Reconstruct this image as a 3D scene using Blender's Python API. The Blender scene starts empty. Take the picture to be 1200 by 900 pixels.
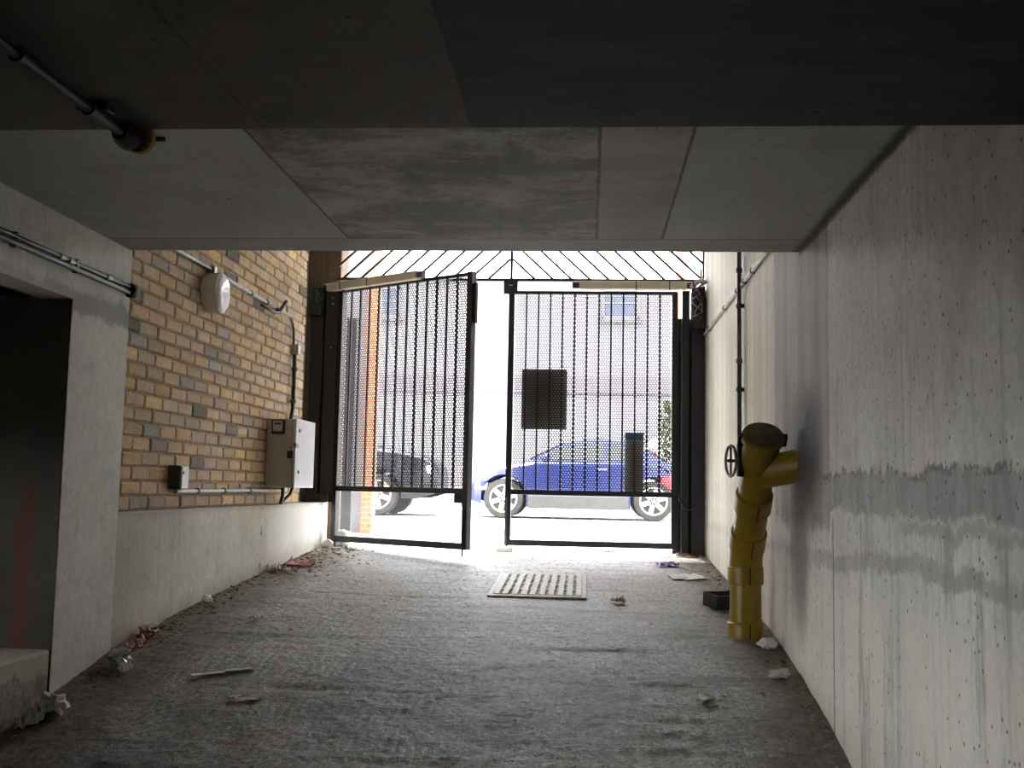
import bpy, bmesh, math, random
from mathutils import Vector, Matrix, noise as mnoise
random.seed(7)
SC = bpy.context.scene
COL = SC.collection
V = Vector
EYE = 0.58            # camera height above the street datum
XL, XR = -2.25, 0.965 # faces of the left and right walls
GY = 9.0              # gate plane

# ------------------------------------------------------------------ node helpers
class NT:
    def __init__(s, name):
        s.m = bpy.data.materials.new(name); s.m.use_nodes = True
        s.t = s.m.node_tree; s.t.nodes.clear()
        s.out = s.t.nodes.new('ShaderNodeOutputMaterial')
        s.b = s.t.nodes.new('ShaderNodeBsdfPrincipled')
        s.t.links.new(s.b.outputs[0], s.out.inputs[0])
        s._co = None
    def n(s, typ, **kw):
        nd = s.t.nodes.new(typ)
        for k, v in kw.items(): setattr(nd, k, v)
        return nd
    def put(s, sock, v):
        if isinstance(v, bpy.types.NodeSocket): s.t.links.new(v, sock)
        elif v is not None:
            if sock.type == 'RGBA' and not isinstance(v, (int, float)) and len(v) == 3: v = (*v, 1)
            sock.default_value = v
    def co(s):
        if s._co is None: s._co = s.n('ShaderNodeTexCoord').outputs['Object']
        return s._co
    def sep(s):
        nd = s.n('ShaderNodeSeparateXYZ'); s.put(nd.inputs[0], s.co()); return nd.outputs
    def scaled(s, sc, off=(0, 0, 0)):
        nd = s.n('ShaderNodeMapping'); s.put(nd.inputs['Vector'], s.co())
        nd.inputs['Scale'].default_value = sc; nd.inputs['Location'].default_value = off
        return nd.outputs[0]
    def noise(s, scale=1, detail=4, rough=0.55, vec=None, dist=0):
        nd = s.n('ShaderNodeTexNoise'); s.put(nd.inputs['Vector'], vec or s.co())
        nd.inputs['Scale'].default_value = scale; nd.inputs['Detail'].default_value = detail
        nd.inputs['Roughness'].default_value = rough; nd.inputs['Distortion'].default_value = dist
        return nd.outputs['Fac']
    def voro(s, scale=10, vec=None, rnd=1):
        nd = s.n('ShaderNodeTexVoronoi'); s.put(nd.inputs['Vector'], vec or s.co())
        nd.inputs['Scale'].default_value = scale; nd.inputs['Randomness'].default_value = rnd
        return nd.outputs
    def ma(s, op, a, b=0.0, c=0.0):
        nd = s.n('ShaderNodeMath', operation=op)
        for i, v in enumerate((a, b, c)): s.put(nd.inputs[i], v)
        return nd.outputs[0]
    def step(s, x, a, b, lo=0.0, hi=1.0):
        nd = s.n('ShaderNodeMapRange', interpolation_type='SMOOTHSTEP')
        s.put(nd.inputs['Value'], x)
        if a > b: a, b, lo, hi = b, a, hi, lo
        for k, v in zip(('From Min', 'From Max', 'To Min', 'To Max'), (a, b, lo, hi)): nd.inputs[k].default_value = v
        return nd.outputs[0]
    def mix(s, f, a, b, mode='MIX'):
        nd = s.n('ShaderNodeMix', data_type='RGBA', blend_type=mode)
        s.put(nd.inputs['Factor'], f); s.put(nd.inputs['A'] if False else nd.inputs[6], a); s.put(nd.inputs[7], b)
        return nd.outputs[2]
    def bump(s, h, strength=0.3, dist=0.01, prev=None):
        nd = s.n('ShaderNodeBump'); nd.inputs['Strength'].default_value = strength
        nd.inputs['Distance'].default_value = dist; s.put(nd.inputs['Height'], h)
        if prev is not None: s.put(nd.inputs['Normal'], prev)
        return nd.outputs[0]
    def fin(s, col=None, rough=0.8, normal=None, metal=0.0, spec=0.5):
        if col is not None: s.put(s.b.inputs['Base Color'], col)
        s.put(s.b.inputs['Roughness'], rough); s.b.inputs['Metallic'].default_value = metal
        s.b.inputs['Specular IOR Level'].default_value = spec
        if normal is not None: s.put(s.b.inputs['Normal'], normal)
        return s.m

def plain(name, c, rough=0.5, metal=0.0, var=0.15, scale=20, bump=0.0, spec=0.5):
    k = NT(name)
    f = k.noise(scale, 4)
    col = k.mix(k.step(f, 0.3, 0.7), tuple(x * (1 - var) for x in c), tuple(min(1, x * (1 + var)) for x in c))
    return k.fin(col, rough, k.bump(f, bump, 0.004) if bump else None, metal, spec)

def pits(k, scale, vec, rad, density):
    v = k.voro(scale, vec)
    hole = k.step(v['Distance'], rad, rad * 0.5)
    gate = k.n('ShaderNodeSeparateColor'); k.put(gate.inputs[0], v['Color'])
    return k.ma('MULTIPLY', hole, k.step(gate.outputs[0], density, density - 0.02))

def concrete(name, c1, c2, streak=0.3, pit=0.5, axis='z', extra=None, rough=0.85, patch=1.0, bump=0.25):
    """Board-cast concrete: cloudy patches, streaks, blow holes."""
    k = NT(name)
    big = k.noise(1.1, 5, 0.6, dist=0.6)
    col = k.mix(k.step(big, 0.36, 0.64), c1, c2)
    med = k.noise(11, 8, 0.72, dist=0.8)
    col = k.mix(k.step(med, 0.5, 0.68, 0.0, 0.28 * patch), col, tuple(x * 0.62 for x in c1))
    col = k.mix(k.step(med, 0.46, 0.32, 0.0, 0.25 * patch), col, tuple(min(0.86, x * 1.15) for x in c2))
    fine = k.noise(34, 5, 0.7)
    col = k.mix(k.step(fine, 0.35, 0.75, 0.0, 0.30), col, tuple(x * 0.45 for x in c1))
    st = k.noise(1, 4, 0.6, k.scaled((16, 16, 0.45) if axis == 'z' else ((0.7, 9, 5) if axis == 'x' else (5, 0.6, 5))))
    col = k.mix(k.step(st, 0.55, 0.75, 0.0, streak), col, tuple(x * 0.42 for x in c1))
    if streak > 0.25:
        sl = k.noise(1, 3, 0.6, k.scaled((28, 28, 0.8), (3, 1, 0)) if axis == 'z' else k.scaled((0.9, 14, 14)))
        col = k.mix(k.step(sl, 0.58, 0.70, 0.0, streak * 0.7), col, tuple(x * 0.5 for x in c1))
        col = k.mix(k.step(sl, 0.42, 0.32, 0.0, streak * 0.6), col, tuple(min(0.86, x * 1.15) for x in c2))
    blotch = k.noise(4.5, 6, 0.7, dist=1.2)
    col = k.mix(k.step(blotch, 0.56, 0.72, 0.0, 0.35 * patch), col, tuple(x * 0.5 for x in c1))
    light = k.noise(2.7, 5, 0.65, k.scaled((1, 1, 1), (7, 3, 2)))
    col = k.mix(k.step(light, 0.58, 0.75, 0.0, 0.4 * patch), col, tuple(min(0.85, x * 1.25) for x in c2))
    if extra: col = extra(k, col)
    p1 = pits(k, 9, k.scaled((1, 1, 0.5)), 0.11, 0.2)
    p2 = pits(k, 26, None, 0.18, 0.16)
    ph = k.ma('MAXIMUM', p1, p2)
    col = k.mix(k.ma('MULTIPLY', ph, pit), col, (0.03, 0.028, 0.025))
    h = k.ma('SUBTRACT', k.ma('ADD', k.ma('MULTIPLY', fine, 0.5), k.ma('MULTIPLY', blotch, 0.4)), k.ma('MULTIPLY', ph, 1.2))
    return k.fin(col, rough, k.bump(h, bump, 0.012), spec=0.3)

# ------------------------------------------------------------------ materials
MT = {}
def wr_extra(k, col):
    s = k.sep(); y, z = s['Y'], s['Z']
    rag = k.ma('MULTIPLY', k.ma('SUBTRACT', k.noise(3.2, 6, 0.7), 0.5), 0.16)
    rag2 = k.ma('MULTIPLY', k.ma('SUBTRACT', k.noise(1, 6, 0.75, k.scaled((14, 14, 5))), 0.5), 0.11)
    zr = k.ma('ADD', z, k.ma('ADD', rag, rag2))
    yr = k.ma('ADD', y, k.ma('MULTIPLY', rag, 0.6))
    # cream finish towards the street, bare grey strip, pale near bay
    stv = k.noise(1, 3, 0.6, k.scaled((7, 7, 0.3), (0, 2, 0)))
    far = k.step(yr, 5.66, 5.71)
    col = k.mix(far, col, k.mix(k.step(stv, 0.4, 0.62), (0.72, 0.68, 0.58), (0.58, 0.55, 0.47)))
    mid = k.ma('MULTIPLY', k.step(yr, 4.36, 4.4), k.step(yr, 5.68, 5.62))
    up = k.step(zr, 0.40, 0.48)
    col = k.mix(k.ma('MULTIPLY', mid, k.ma('MULTIPLY', up, 0.92)), col, k.mix(k.step(stv, 0.40, 0.60), (0.40, 0.39, 0.365), (0.235, 0.23, 0.215)))
    # rusty run beside the pipe head
    run = k.ma('MULTIPLY', k.ma('MULTIPLY', k.step(yr, 5.18, 5.24), k.step(yr, 5.42, 5.34)), k.ma('MULTIPLY', k.step(z, 0.7, 0.9), k.step(zr, 1.3, 1.05)))
    col = k.mix(k.ma('MULTIPLY', run, 0.6), col, (0.2, 0.15, 0.1))
    # construction joint band and ragged repairs below it
    b1 = k.ma('MULTIPLY', k.step(zr, 0.50, 0.525), k.step(zr, 0.665, 0.64))
    b1 = k.ma('MULTIPLY', b1, k.step(y, 5.5, 4.9, 0.15, 1))
    col = k.mix(k.ma('MULTIPLY', b1, 0.9), col, k.mix(k.step(rag2, -0.014, 0.014), (0.27, 0.27, 0.26), (0.40, 0.40, 0.385)))
    edge = k.ma('MULTIPLY', k.step(k.ma('ABSOLUTE', k.ma('SUBTRACT', zr, 0.652)), 0.02, 0.004), k.step(k.noise(15, 4, 0.7), 0.47, 0.56))
    col = k.mix(k.ma('MULTIPLY', edge, k.step(y, 4.9, 4.4, 0, 0.7)), col, (0.09, 0.088, 0.085))
    b3 = k.ma('MULTIPLY', k.ma('MULTIPLY', k.step(zr, 0.455, 0.47), k.step(zr, 0.505, 0.495)), k.step(yr, 3.5, 3.3))
    col = k.mix(k.ma('MULTIPLY', b3, 0.55), col, (0.3, 0.3, 0.29))
    zz = k.ma('SUBTRACT', zr, k.step(y, 3.4, 4.6, 0.0, -0.06))
    b2 = k.ma('MULTIPLY', k.step(zz, 0.325, 0.345), k.step(zz, 0.41, 0.385))
    b2 = k.ma('MULTIPLY', b2, k.step(y, 4.9, 4.4, 0.35, 0.75))
    col = k.mix(b2, col, k.mix(k.step(stv, 0.4, 0.6), (0.42, 0.41, 0.395), (0.32, 0.31, 0.3)))
    # pale lime-washed foot
    low = k.ma('MULTIPLY', k.step(zr, 0.3, 0.15), k.step(stv, 0.62, 0.46))
    col = k.mix(k.ma('MULTIPLY', low, 0.6), col, (0.74, 0.70, 0.60))
    # soot stain round the hole in the wall
    dy = k.ma('DIVIDE', k.ma('SUBTRACT', yr, 4.87), 0.42); dz = k.ma('DIVIDE', k.ma('SUBTRACT', zr, 0.76), 0.34)
    d = k.ma('SQRT', k.ma('ADD', k.ma('MULTIPLY', dy, dy), k.ma('MULTIPLY', dz, dz)))
    col = k.mix(k.step(d, 1.25, 0.4, 0, 0.92), col, (0.07, 0.068, 0.07))
    dy2 = k.ma('DIVIDE', k.ma('SUBTRACT', yr, 5.0), 0.22); dz2 = k.ma('DIVIDE', k.ma('SUBTRACT', zr, 0.3), 0.4)
    d2 = k.ma('SQRT', k.ma('ADD', k.ma('MULTIPLY', dy2, dy2), k.ma('MULTIPLY', dz2, dz2)))
    col = k.mix(k.step(d2, 1.3, 0.4, 0, 0.72), col, (0.13, 0.12, 0.11))
    # grimy drips under the band and a dirt line under the slab
    drip = k.noise(1, 5, 0.7, k.scaled((6, 6, 0.9), (4, 4, 0)))
    dm = k.ma('MULTIPLY', k.step(drip, 0.53, 0.66), k.ma('MULTIPLY', k.step(zr, 0.56, 0.45), k.step(yr, 4.3, 3.9)))
    col = k.mix(k.ma('MULTIPLY', dm, 0.6), col, (0.26, 0.245, 0.215))
    cloud = k.noise(0.9, 5, 0.65, k.scaled((1, 1, 0.7), (9, 2, 4)), 0.8)
    col = k.mix(k.ma('MULTIPLY', k.step(cloud, 0.48, 0.66), k.ma('MULTIPLY', k.step(yr, 4.45, 4.3), k.step(zr, 0.6, 0.75))), col, (0.42, 0.405, 0.37))
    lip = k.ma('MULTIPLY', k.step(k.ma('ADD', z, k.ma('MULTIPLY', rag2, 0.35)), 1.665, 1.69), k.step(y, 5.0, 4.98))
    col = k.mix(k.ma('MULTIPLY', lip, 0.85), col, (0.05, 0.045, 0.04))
    # formwork seam
    seam = k.ma('MULTIPLY', k.step(k.ma('ABSOLUTE', k.ma('SUBTRACT', y, 4.335)), 0.014, 0.006), k.step(zr, 0.5, 0.46))
    col = k.mix(k.ma('MULTIPLY', seam, 0.75), col, (0.1, 0.09, 0.075))
    for yy in (7.3, 8.2, 6.3):
        sm = k.step(k.ma('ABSOLUTE', k.ma('SUBTRACT', y, yy)), 0.02, 0.004, 0, 0.25)
        col = k.mix(sm, col, (0.25, 0.23, 0.2))
    return col
MT['wall_right'] = concrete('concrete wall right', (0.60, 0.59, 0.55), (0.76, 0.75, 0.70), 0.5, 0.75, 'z', wr_extra, 0.7)

def slab_extra(k, col):
    s = k.sep(); x, y = s['X'], s['Y']
    wob = k.ma('MULTIPLY', k.ma('SUBTRACT', k.noise(6, 4), 0.5), 0.012)
    xr = k.ma('ADD', x, wob)
    mott = k.noise(2.6, 10, 0.78, k.scaled((0.8, 1.2, 1)), 0.25)
    rough_c = k.mix(k.step(mott, 0.42, 0.60), (0.12, 0.113, 0.1), (0.37, 0.355, 0.32))
    nar = k.mix(k.step(mott, 0.35, 0.65), (0.25, 0.235, 0.21), (0.38, 0.36, 0.33))
    a = k.ma('MULTIPLY', k.step(xr, -1.115, -1.105), k.step(xr, 0.027, 0.017))
    body = k.step(y, 4.735, 4.725)
    a = k.ma('MULTIPLY', a, body)
    b = k.ma('MULTIPLY', k.ma('MULTIPLY', k.step(xr, 0.017, 0.027), k.step(xr, 0.32, 0.31)), body)
    col = k.mix(a, col, rough_c); col = k.mix(b, col, nar)
    col = k.mix(k.step(y, 4.73, 4.74, 0, 0.45), col, k.mix(k.step(mott, 0.4, 0.6), (0.15, 0.135, 0.115), (0.33, 0.31, 0.28)))
    for xx in (-1.11, 0.022, 0.315):
        l = k.ma('MULTIPLY', k.step(k.ma('ABSOLUTE', k.ma('SUBTRACT', xr, xx)), 0.008, 0.003), body)
        col = k.mix(k.ma('MULTIPLY', l, 0.85), col, (0.04, 0.035, 0.03))
    l = k.step(k.ma('ABSOLUTE', k.ma('SUBTRACT', k.ma('ADD', y, wob), 4.73)), 0.010, 0.004, 0, 0.7)
    col = k.mix(l, col, (0.06, 0.055, 0.045))
    # dirt line against the right wall
    e = k.step(k.ma('ADD', x, k.ma('MULTIPLY', k.ma('SUBTRACT', mott, 0.5), 0.06)), 0.915, 0.955, 0, 0.85)
    col = k.mix(e, col, (0.03, 0.028, 0.025))
    return col
MT['slab'] = concrete('concrete slab soffit', (0.33, 0.33, 0.312), (0.41, 0.41, 0.385), 0.12, 0.65, 'x', slab_extra, 0.75, 0.6)

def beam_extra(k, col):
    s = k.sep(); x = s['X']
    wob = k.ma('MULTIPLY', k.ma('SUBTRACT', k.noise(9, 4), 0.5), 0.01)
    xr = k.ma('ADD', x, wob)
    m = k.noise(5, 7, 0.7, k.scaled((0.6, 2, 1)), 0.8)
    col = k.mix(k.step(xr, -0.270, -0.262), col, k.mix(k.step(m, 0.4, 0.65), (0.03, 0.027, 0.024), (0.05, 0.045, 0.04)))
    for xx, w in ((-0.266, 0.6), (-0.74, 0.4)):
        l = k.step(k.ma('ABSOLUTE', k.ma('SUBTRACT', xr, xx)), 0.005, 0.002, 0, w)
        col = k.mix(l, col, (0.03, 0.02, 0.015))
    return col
MT['beam'] = concrete('concrete beam soffit', (0.075, 0.066, 0.056), (0.105, 0.092, 0.08), 0.25, 0.7, 'x', beam_extra, 0.8)  # near-black base holds the soffit's shade in its colour

def pillar_extra(k, col):
    s = k.sep(); y, z = s['Y'], s['Z']
    rag = k.ma('MULTIPLY', k.ma('SUBTRACT', k.noise(7, 6, 0.7), 0.5), 0.16)
    zr = k.ma('ADD', z, rag)
    zr = k.ma('ADD', zr, k.step(y, 4.2, 4.9, 0.02, -0.0))
    b = k.ma('MULTIPLY', k.ma('MULTIPLY', k.step(zr, 1.30, 1.33), k.step(zr, 1.44, 1.40)), k.step(y, 3.9, 4.6, 0.35, 0.8))
    return k.mix(b, col, (0.24, 0.23, 0.21))
MT['pillar'] = concrete('concrete pillar', (0.63, 0.62, 0.58), (0.74, 0.73, 0.69), 0.28, 0.9, 'z', pillar_extra, 0.8)

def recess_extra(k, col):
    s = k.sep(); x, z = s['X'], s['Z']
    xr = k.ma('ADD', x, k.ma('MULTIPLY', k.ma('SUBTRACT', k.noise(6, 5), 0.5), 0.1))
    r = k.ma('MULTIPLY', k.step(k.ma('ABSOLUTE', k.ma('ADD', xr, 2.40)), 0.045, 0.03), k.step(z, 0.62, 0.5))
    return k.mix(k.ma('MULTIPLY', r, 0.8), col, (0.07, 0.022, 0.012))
MT['recess'] = concrete('shade-darkened reveal concrete', (0.03, 0.028, 0.024), (0.05, 0.047, 0.04), 0.4, 0.6, 'z', recess_extra, 0.9)  # near-black base puts the opening's shade into the colour; rust is a stain

def plinth_extra(k, col):
    s = k.sep(); y, z = s['Y'], s['Z']
    rag = k.ma('MULTIPLY', k.ma('SUBTRACT', k.noise(5, 6, 0.7), 0.5), 0.25)
    pale = k.step(k.ma('ADD', y, rag), 7.35, 7.5)
    col = k.mix(k.ma('MULTIPLY', pale, 0.6), col, (0.64, 0.63, 0.59))
    foot = k.step(k.ma('ADD', k.ma('SUBTRACT', z, k.step(y, 4.5, 9.0, -0.24, 0.06)), rag), 0.14, 0.0, 0, 0.55)
    col = k.mix(foot, col, (0.3, 0.27, 0.22))
    top = k.step(k.ma('ADD', z, k.ma('MULTIPLY', rag, 0.3)), 0.375, 0.42, 0, 0.45)
    col = k.mix(top, col, (0.3, 0.27, 0.22))
    crack = k.ma('MULTIPLY', k.step(k.ma('ABSOLUTE', k.ma('ADD', k.ma('SUBTRACT', y, 7.28), k.ma('MULTIPLY', rag, 0.15))), 0.025, 0.008), k.step(k.noise(14, 3), 0.5, 0.6))
    return k.mix(crack, col, (0.1, 0.09, 0.08))
MT['plinth'] = concrete('rendered plinth', (0.50, 0.47, 0.40), (0.63, 0.60, 0.53), 0.35, 0.4, 'z', plinth_extra, 0.85)
MT['high_soffit'] = concrete('soffit by the gate', (0.45, 0.44, 0.42), (0.52, 0.51, 0.48), 0.2, 0.4, 'x')
MT['brown_pier'] = concrete('brown timber pier', (0.12, 0.085, 0.06), (0.17, 0.125, 0.09), 0.5, 0.1, 'z', None, 0.9)

def brick_mat():
    k = NT('yellow stock brick')
    at = k.n('ShaderNodeAttribute'); at.attribute_name = 'brick'
    base = at.outputs['Color']
    f = k.noise(40, 6, 0.7); g = k.noise(13, 4, 0.6)
    col = k.mix(k.step(f, 0.35, 0.6, 0.3, 0.0), base, (0.13, 0.09, 0.055))
    col = k.mix(k.step(g, 0.5, 0.75, 0.0, 0.45), col, (0.30, 0.26, 0.21))
    col = k.mix(pits(k, 60, None, 0.3, 0.12), col, (0.05, 0.04, 0.03))
    return k.fin(col, 0.9, k.bump(f, 0.5, 0.006), spec=0.2)
MT['brick'] = brick_mat()
MT['mortar'] = plain('dark mortar', (0.33, 0.275, 0.205), 0.95, 0, 0.3, 30, 0.5, 0.1)

def floor_mat():
    k = NT('rough ramp concrete')
    s = k.sep(); x, y = s['X'], s['Y']
    big = k.noise(0.9, 5, 0.6, dist=0.5)
    col = k.mix(k.step(big, 0.35, 0.65), (0.21, 0.2, 0.185), (0.29, 0.28, 0.262))
    grain = k.noise(42, 7, 0.8)
    col = k.mix(k.step(grain, 0.52, 0.64, 0, 0.75), col, (0.55, 0.54, 0.52))
    col = k.mix(k.step(grain, 0.49, 0.39, 0, 0.85), col, (0.04, 0.037, 0.034))
    col = k.mix(k.ma('MULTIPLY', pits(k, 48, None, 0.34, 0.35), 0.85), col, (0.035, 0.032, 0.03))
    col = k.mix(k.ma('MULTIPLY', pits(k, 62, k.scaled((1, 1, 1), (3, 5, 1)), 0.30, 0.28), 0.9), col, (0.62, 0.61, 0.58))
    sweep = k.noise(1, 6, 0.7, k.scaled((0.9, 8, 1)), 0.4)
    col = k.mix(k.step(sweep, 0.52, 0.64, 0, 0.62), col, (0.06, 0.056, 0.05))
    near_mottle = k.noise(0.8, 5, 0.65, k.scaled((1, 1, 1), (2, 8, 0)), 0.6)
    col = k.mix(k.ma('MULTIPLY', k.step(near_mottle, 0.44, 0.6, 0, 0.6), k.step(y, 6.8, 5.2)), col, (0.06, 0.055, 0.05))  # darker mottling, stronger towards the near end of the ramp
    # brown soil along both walls
    rag = k.ma('MULTIPLY', k.ma('SUBTRACT', k.noise(2.6, 6, 0.7), 0.5), 0.7)
    soilL = k.step(k.ma('ADD', x, rag), -1.75, -2.05, 0, 0.8)
    soilR = k.step(k.ma('ADD', x, rag), 0.62, 0.86, 0, 0.8)
    soil = k.ma('MAXIMUM', soilL, soilR)
    sc = k.mix(k.step(k.noise(22, 5, 0.7), 0.35, 0.65), (0.11, 0.082, 0.06), (0.26, 0.2, 0.15))
    col = k.mix(soil, col, sc)
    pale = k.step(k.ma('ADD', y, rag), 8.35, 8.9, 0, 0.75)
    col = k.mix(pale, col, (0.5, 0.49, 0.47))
    # tamped grooves across and tyre-brushed ribs along the near ramp
    wv = k.n('ShaderNodeTexWave', bands_direction='X'); k.put(wv.inputs['Vector'], k.co())
    wv.inputs['Scale'].default_value = 7.5; wv.inputs['Distortion'].default_value = 3.5; wv.inputs['Detail'].default_value = 3
    near = k.ma('MULTIPLY', k.step(y, 6.2, 4.9), k.step(k.noise(1.4, 3), 0.4, 0.56))
    coarse = k.noise(20, 7, 0.75, k.scaled((1, 0.8, 1)))
    col = k.mix(k.ma('MULTIPLY', near, k.step(wv.outputs['Fac'], 0.3, 0.0, 0, 0.18)), col, (0.06, 0.056, 0.05))
    h = k.ma('ADD', k.ma('MULTIPLY', coarse, 1.1), k.ma('MULTIPLY', grain, 0.7))
    h = k.ma('ADD', h, k.ma('MULTIPLY', near, k.ma('MULTIPLY', wv.outputs['Fac'], 0.12)))
    h = k.ma('ADD', h, k.ma('MULTIPLY', sweep, 0.8))
    ro = k.mix(soil, (0.5,) * 3, (0.85,) * 3)
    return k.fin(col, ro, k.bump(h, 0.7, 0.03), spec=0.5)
MT['floor'] = floor_mat()
MT['street'] = concrete('pale pavement', (0.56, 0.55, 0.53), (0.64, 0.63, 0.61), 0.1, 0.2, 'x', None, 0.85)
MT['gutter'] = concrete('grey channel', (0.10, 0.105, 0.115), (0.13, 0.137, 0.15), 0.1, 0.2, 'x', None, 0.8)
MT['road'] = concrete('worn pale road', (0.21, 0.21, 0.205), (0.27, 0.27, 0.265), 0.1, 0.2, 'x', None, 0.85)
MT['render_white'] = plain('white render', (0.74, 0.72, 0.72), 0.9, 0, 0.06, 6, 0.1)
MT['facade'] = plain('lilac grey rendered facade', (0.185, 0.175, 0.19), 0.9, 0, 0.06, 6, 0.1)
MT['band'] = plain('pinkish band course', (0.135, 0.122, 0.138), 0.9, 0, 0.08, 6)
MT['roof'] = plain('roof slate', (0.3, 0.3, 0.34), 0.7, 0, 0.15, 12)
MT['glass_dark'] = plain('dark window glass', (0.05, 0.06, 0.11), 0.06, 0, 0.1, 3)
MT['glass_car'] = plain('tinted car glass', (0.03, 0.035, 0.04), 0.12, 0, 0.1, 3)
MT['orange_brick'] = None
def obrick():
    k = NT('orange red brick')
    b = k.n('ShaderNodeTexBrick'); mp = k.n('ShaderNodeMapping'); k.put(mp.inputs[0], k.co())
    mp.inputs['Rotation'].default_value = (math.pi / 2, 0, 0)
    k.put(b.inputs['Vector'], mp.outputs[0])
    b.inputs['Scale'].default_value = 4.4; b.inputs['Color1'].default_value = (0.5, 0.19, 0.09, 1)
    b.inputs['Color2'].default_value = (0.4, 0.15, 0.075, 1); b.inputs['Mortar'].default_value = (0.45, 0.36, 0.3, 1)
    b.inputs['Mortar Size'].default_value = 0.012
    return k.fin(b.outputs['Color'], 0.9, k.bump(b.outputs['Fac'], 0.3, 0.004))
MT['orange_brick'] = obrick()
MT['black'] = plain('black painted steel', (0.018, 0.019, 0.022), 0.42, 0.0, 0.25, 30, 0.05)
MT['mesh'] = plain('black perforated steel', (0.03, 0.03, 0.034), 0.5, 0.0, 0.2, 30)
MT['sign'] = plain('sign back sheet', (0.3, 0.285, 0.265), 0.6, 0.0, 0.1, 8)
MT['bluetop'] = plain('dull blue sheet', (0.05, 0.09, 0.2), 0.6, 0.0, 0.1, 8)
MT['beige'] = plain('beige enamel', (0.62, 0.56, 0.46), 0.45, 0.0, 0.06, 12)
MT['cab'] = plain('warm grey enamel', (0.52, 0.485, 0.43), 0.4, 0.0, 0.05, 14)
MT['cab_door'] = plain('pale grey enamel', (0.66, 0.67, 0.68), 0.35, 0.0, 0.04, 14)
MT['galv'] = plain('galvanised steel', (0.34, 0.335, 0.32), 0.5, 0.3, 0.25, 30, 0.1)
MT['galv_dark'] = plain('dull conduit steel', (0.075, 0.078, 0.084), 0.45, 0.2, 0.3, 30, 0.1)
MT['steel'] = plain('bright steel', (0.6, 0.6, 0.6), 0.3, 0.9, 0.1, 30)
MT['plastic_black'] = plain('black plastic', (0.02, 0.02, 0.022), 0.45, 0.0, 0.15, 20)
MT['rubber'] = plain('tyre rubber', (0.022, 0.02, 0.018), 0.85, 0.0, 0.2, 20)
MT['lamp_white'] = plain('aged white plastic', (0.7, 0.66, 0.58), 0.4, 0.0, 0.08, 10)
MT['lens'] = plain('opal lens', (0.85, 0.86, 0.88), 0.12, 0.0, 0.02, 10)
def yellow_mat():
    k = NT('yellow polyethylene')
    f = k.noise(9, 6, 0.7); g = k.noise(50, 4, 0.6)
    z = k.sep()['Z']
    col = k.mix(k.step(f, 0.35, 0.7), (0.235, 0.148, 0.003), (0.29, 0.19, 0.004))
    col = k.mix(k.step(g, 0.6, 0.75, 0, 0.35), col, (0.16, 0.1, 0.02))
    col = k.mix(k.step(f, 0.58, 0.72, 0, 0.4), col, (0.2, 0.13, 0.02))
    return k.fin(col, 0.42, k.bump(f, 0.1, 0.005))
MT['yellow'] = yellow_mat()
MT['cap_brown'] = plain('grimy cap', (0.12, 0.085, 0.035), 0.55, 0, 0.35, 22, 0.2)
MT['seam'] = plain('black weld mark', (0.02, 0.016, 0.01), 0.7)
MT['drain'] = plain('worn cast iron', (0.29, 0.28, 0.255), 0.6, 0.1, 0.3, 26, 0.3)
MT['dark_pit'] = plain('silted slot', (0.19, 0.18, 0.16), 0.95, 0, 0.3, 40, 0.3)
def paint(name, c): return plain(name, c, 0.22, 0.0, 0.04, 3)
MT['blue_paint'] = paint('blue car paint', (0.016, 0.024, 0.11))
MT['navy_paint'] = paint('dark navy paint', (0.006, 0.007, 0.014))
MT['silver_paint'] = paint('silver paint', (0.5, 0.51, 0.52))
MT['grey_trim'] = plain('grey sill trim with reflection', (0.045, 0.045, 0.043), 0.5)
MT['alloy'] = plain('alloy wheel', (0.35, 0.34, 0.33), 0.35, 0.4, 0.05)
MT['red_lamp'] = plain('red lamp glass', (0.55, 0.01, 0.02), 0.15)
MT['clear_lamp'] = plain('clear lamp glass', (0.6, 0.62, 0.64), 0.08)
MT['bag_white'] = plain('white polythene', (0.72, 0.72, 0.7), 0.35, 0, 0.08, 20, 0.2)
MT['paper'] = plain('white paper', (0.68, 0.67, 0.63), 0.8, 0, 0.1, 30, 0.2)
MT['foil'] = plain('silvery film', (0.55, 0.57, 0.62), 0.22, 0.4, 0.25, 24, 0.2)
MT['pink'] = plain('pink wrapper', (0.66, 0.34, 0.33), 0.45, 0, 0.35, 40, 0.1)
MT['purple'] = plain('purple wrapper', (0.36, 0.17, 0.5), 0.4, 0, 0.25, 40, 0.1)
MT['red'] = plain('red wrapper', (0.6, 0.06, 0.04), 0.5, 0, 0.25, 40, 0.1)
MT['brownpaper'] = plain('brown wrapper', (0.33, 0.17, 0.07), 0.5, 0, 0.3, 40, 0.1)
MT['wood'] = plain('weathered wood', (0.5, 0.48, 0.44), 0.8, 0, 0.2, 20, 0.2)
MT['leaf'] = plain('dead leaves', (0.2, 0.13, 0.075), 0.9, 0, 0.6, 30)
MT['stone'] = plain('loose stones', (0.34, 0.31, 0.27), 0.9, 0, 0.4, 14)
MT['stop'] = plain('pale stone block', (0.5, 0.49, 0.47), 0.85, 0, 0.1, 20, 0.2)
MT['foliage'] = plain('olive foliage', (0.06, 0.065, 0.025), 0.8, 0, 0.4, 12)
MT['trunk'] = plain('bark', (0.1, 0.07, 0.05), 0.9, 0, 0.3, 20)
MT['green_led'] = plain('green wire', (0.02, 0.2, 0.08), 0.5)
MT['wire_white'] = plain('white wire', (0.6, 0.6, 0.58), 0.5)
MT['yellow_cap'] = plain('yellow plastic cap', (0.3, 0.21, 0.02), 0.5)
MT['side_brick'] = plain('dark side passage brick', (0.06, 0.042, 0.03), 0.95, 0, 0.4, 12, 0.4)

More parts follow.
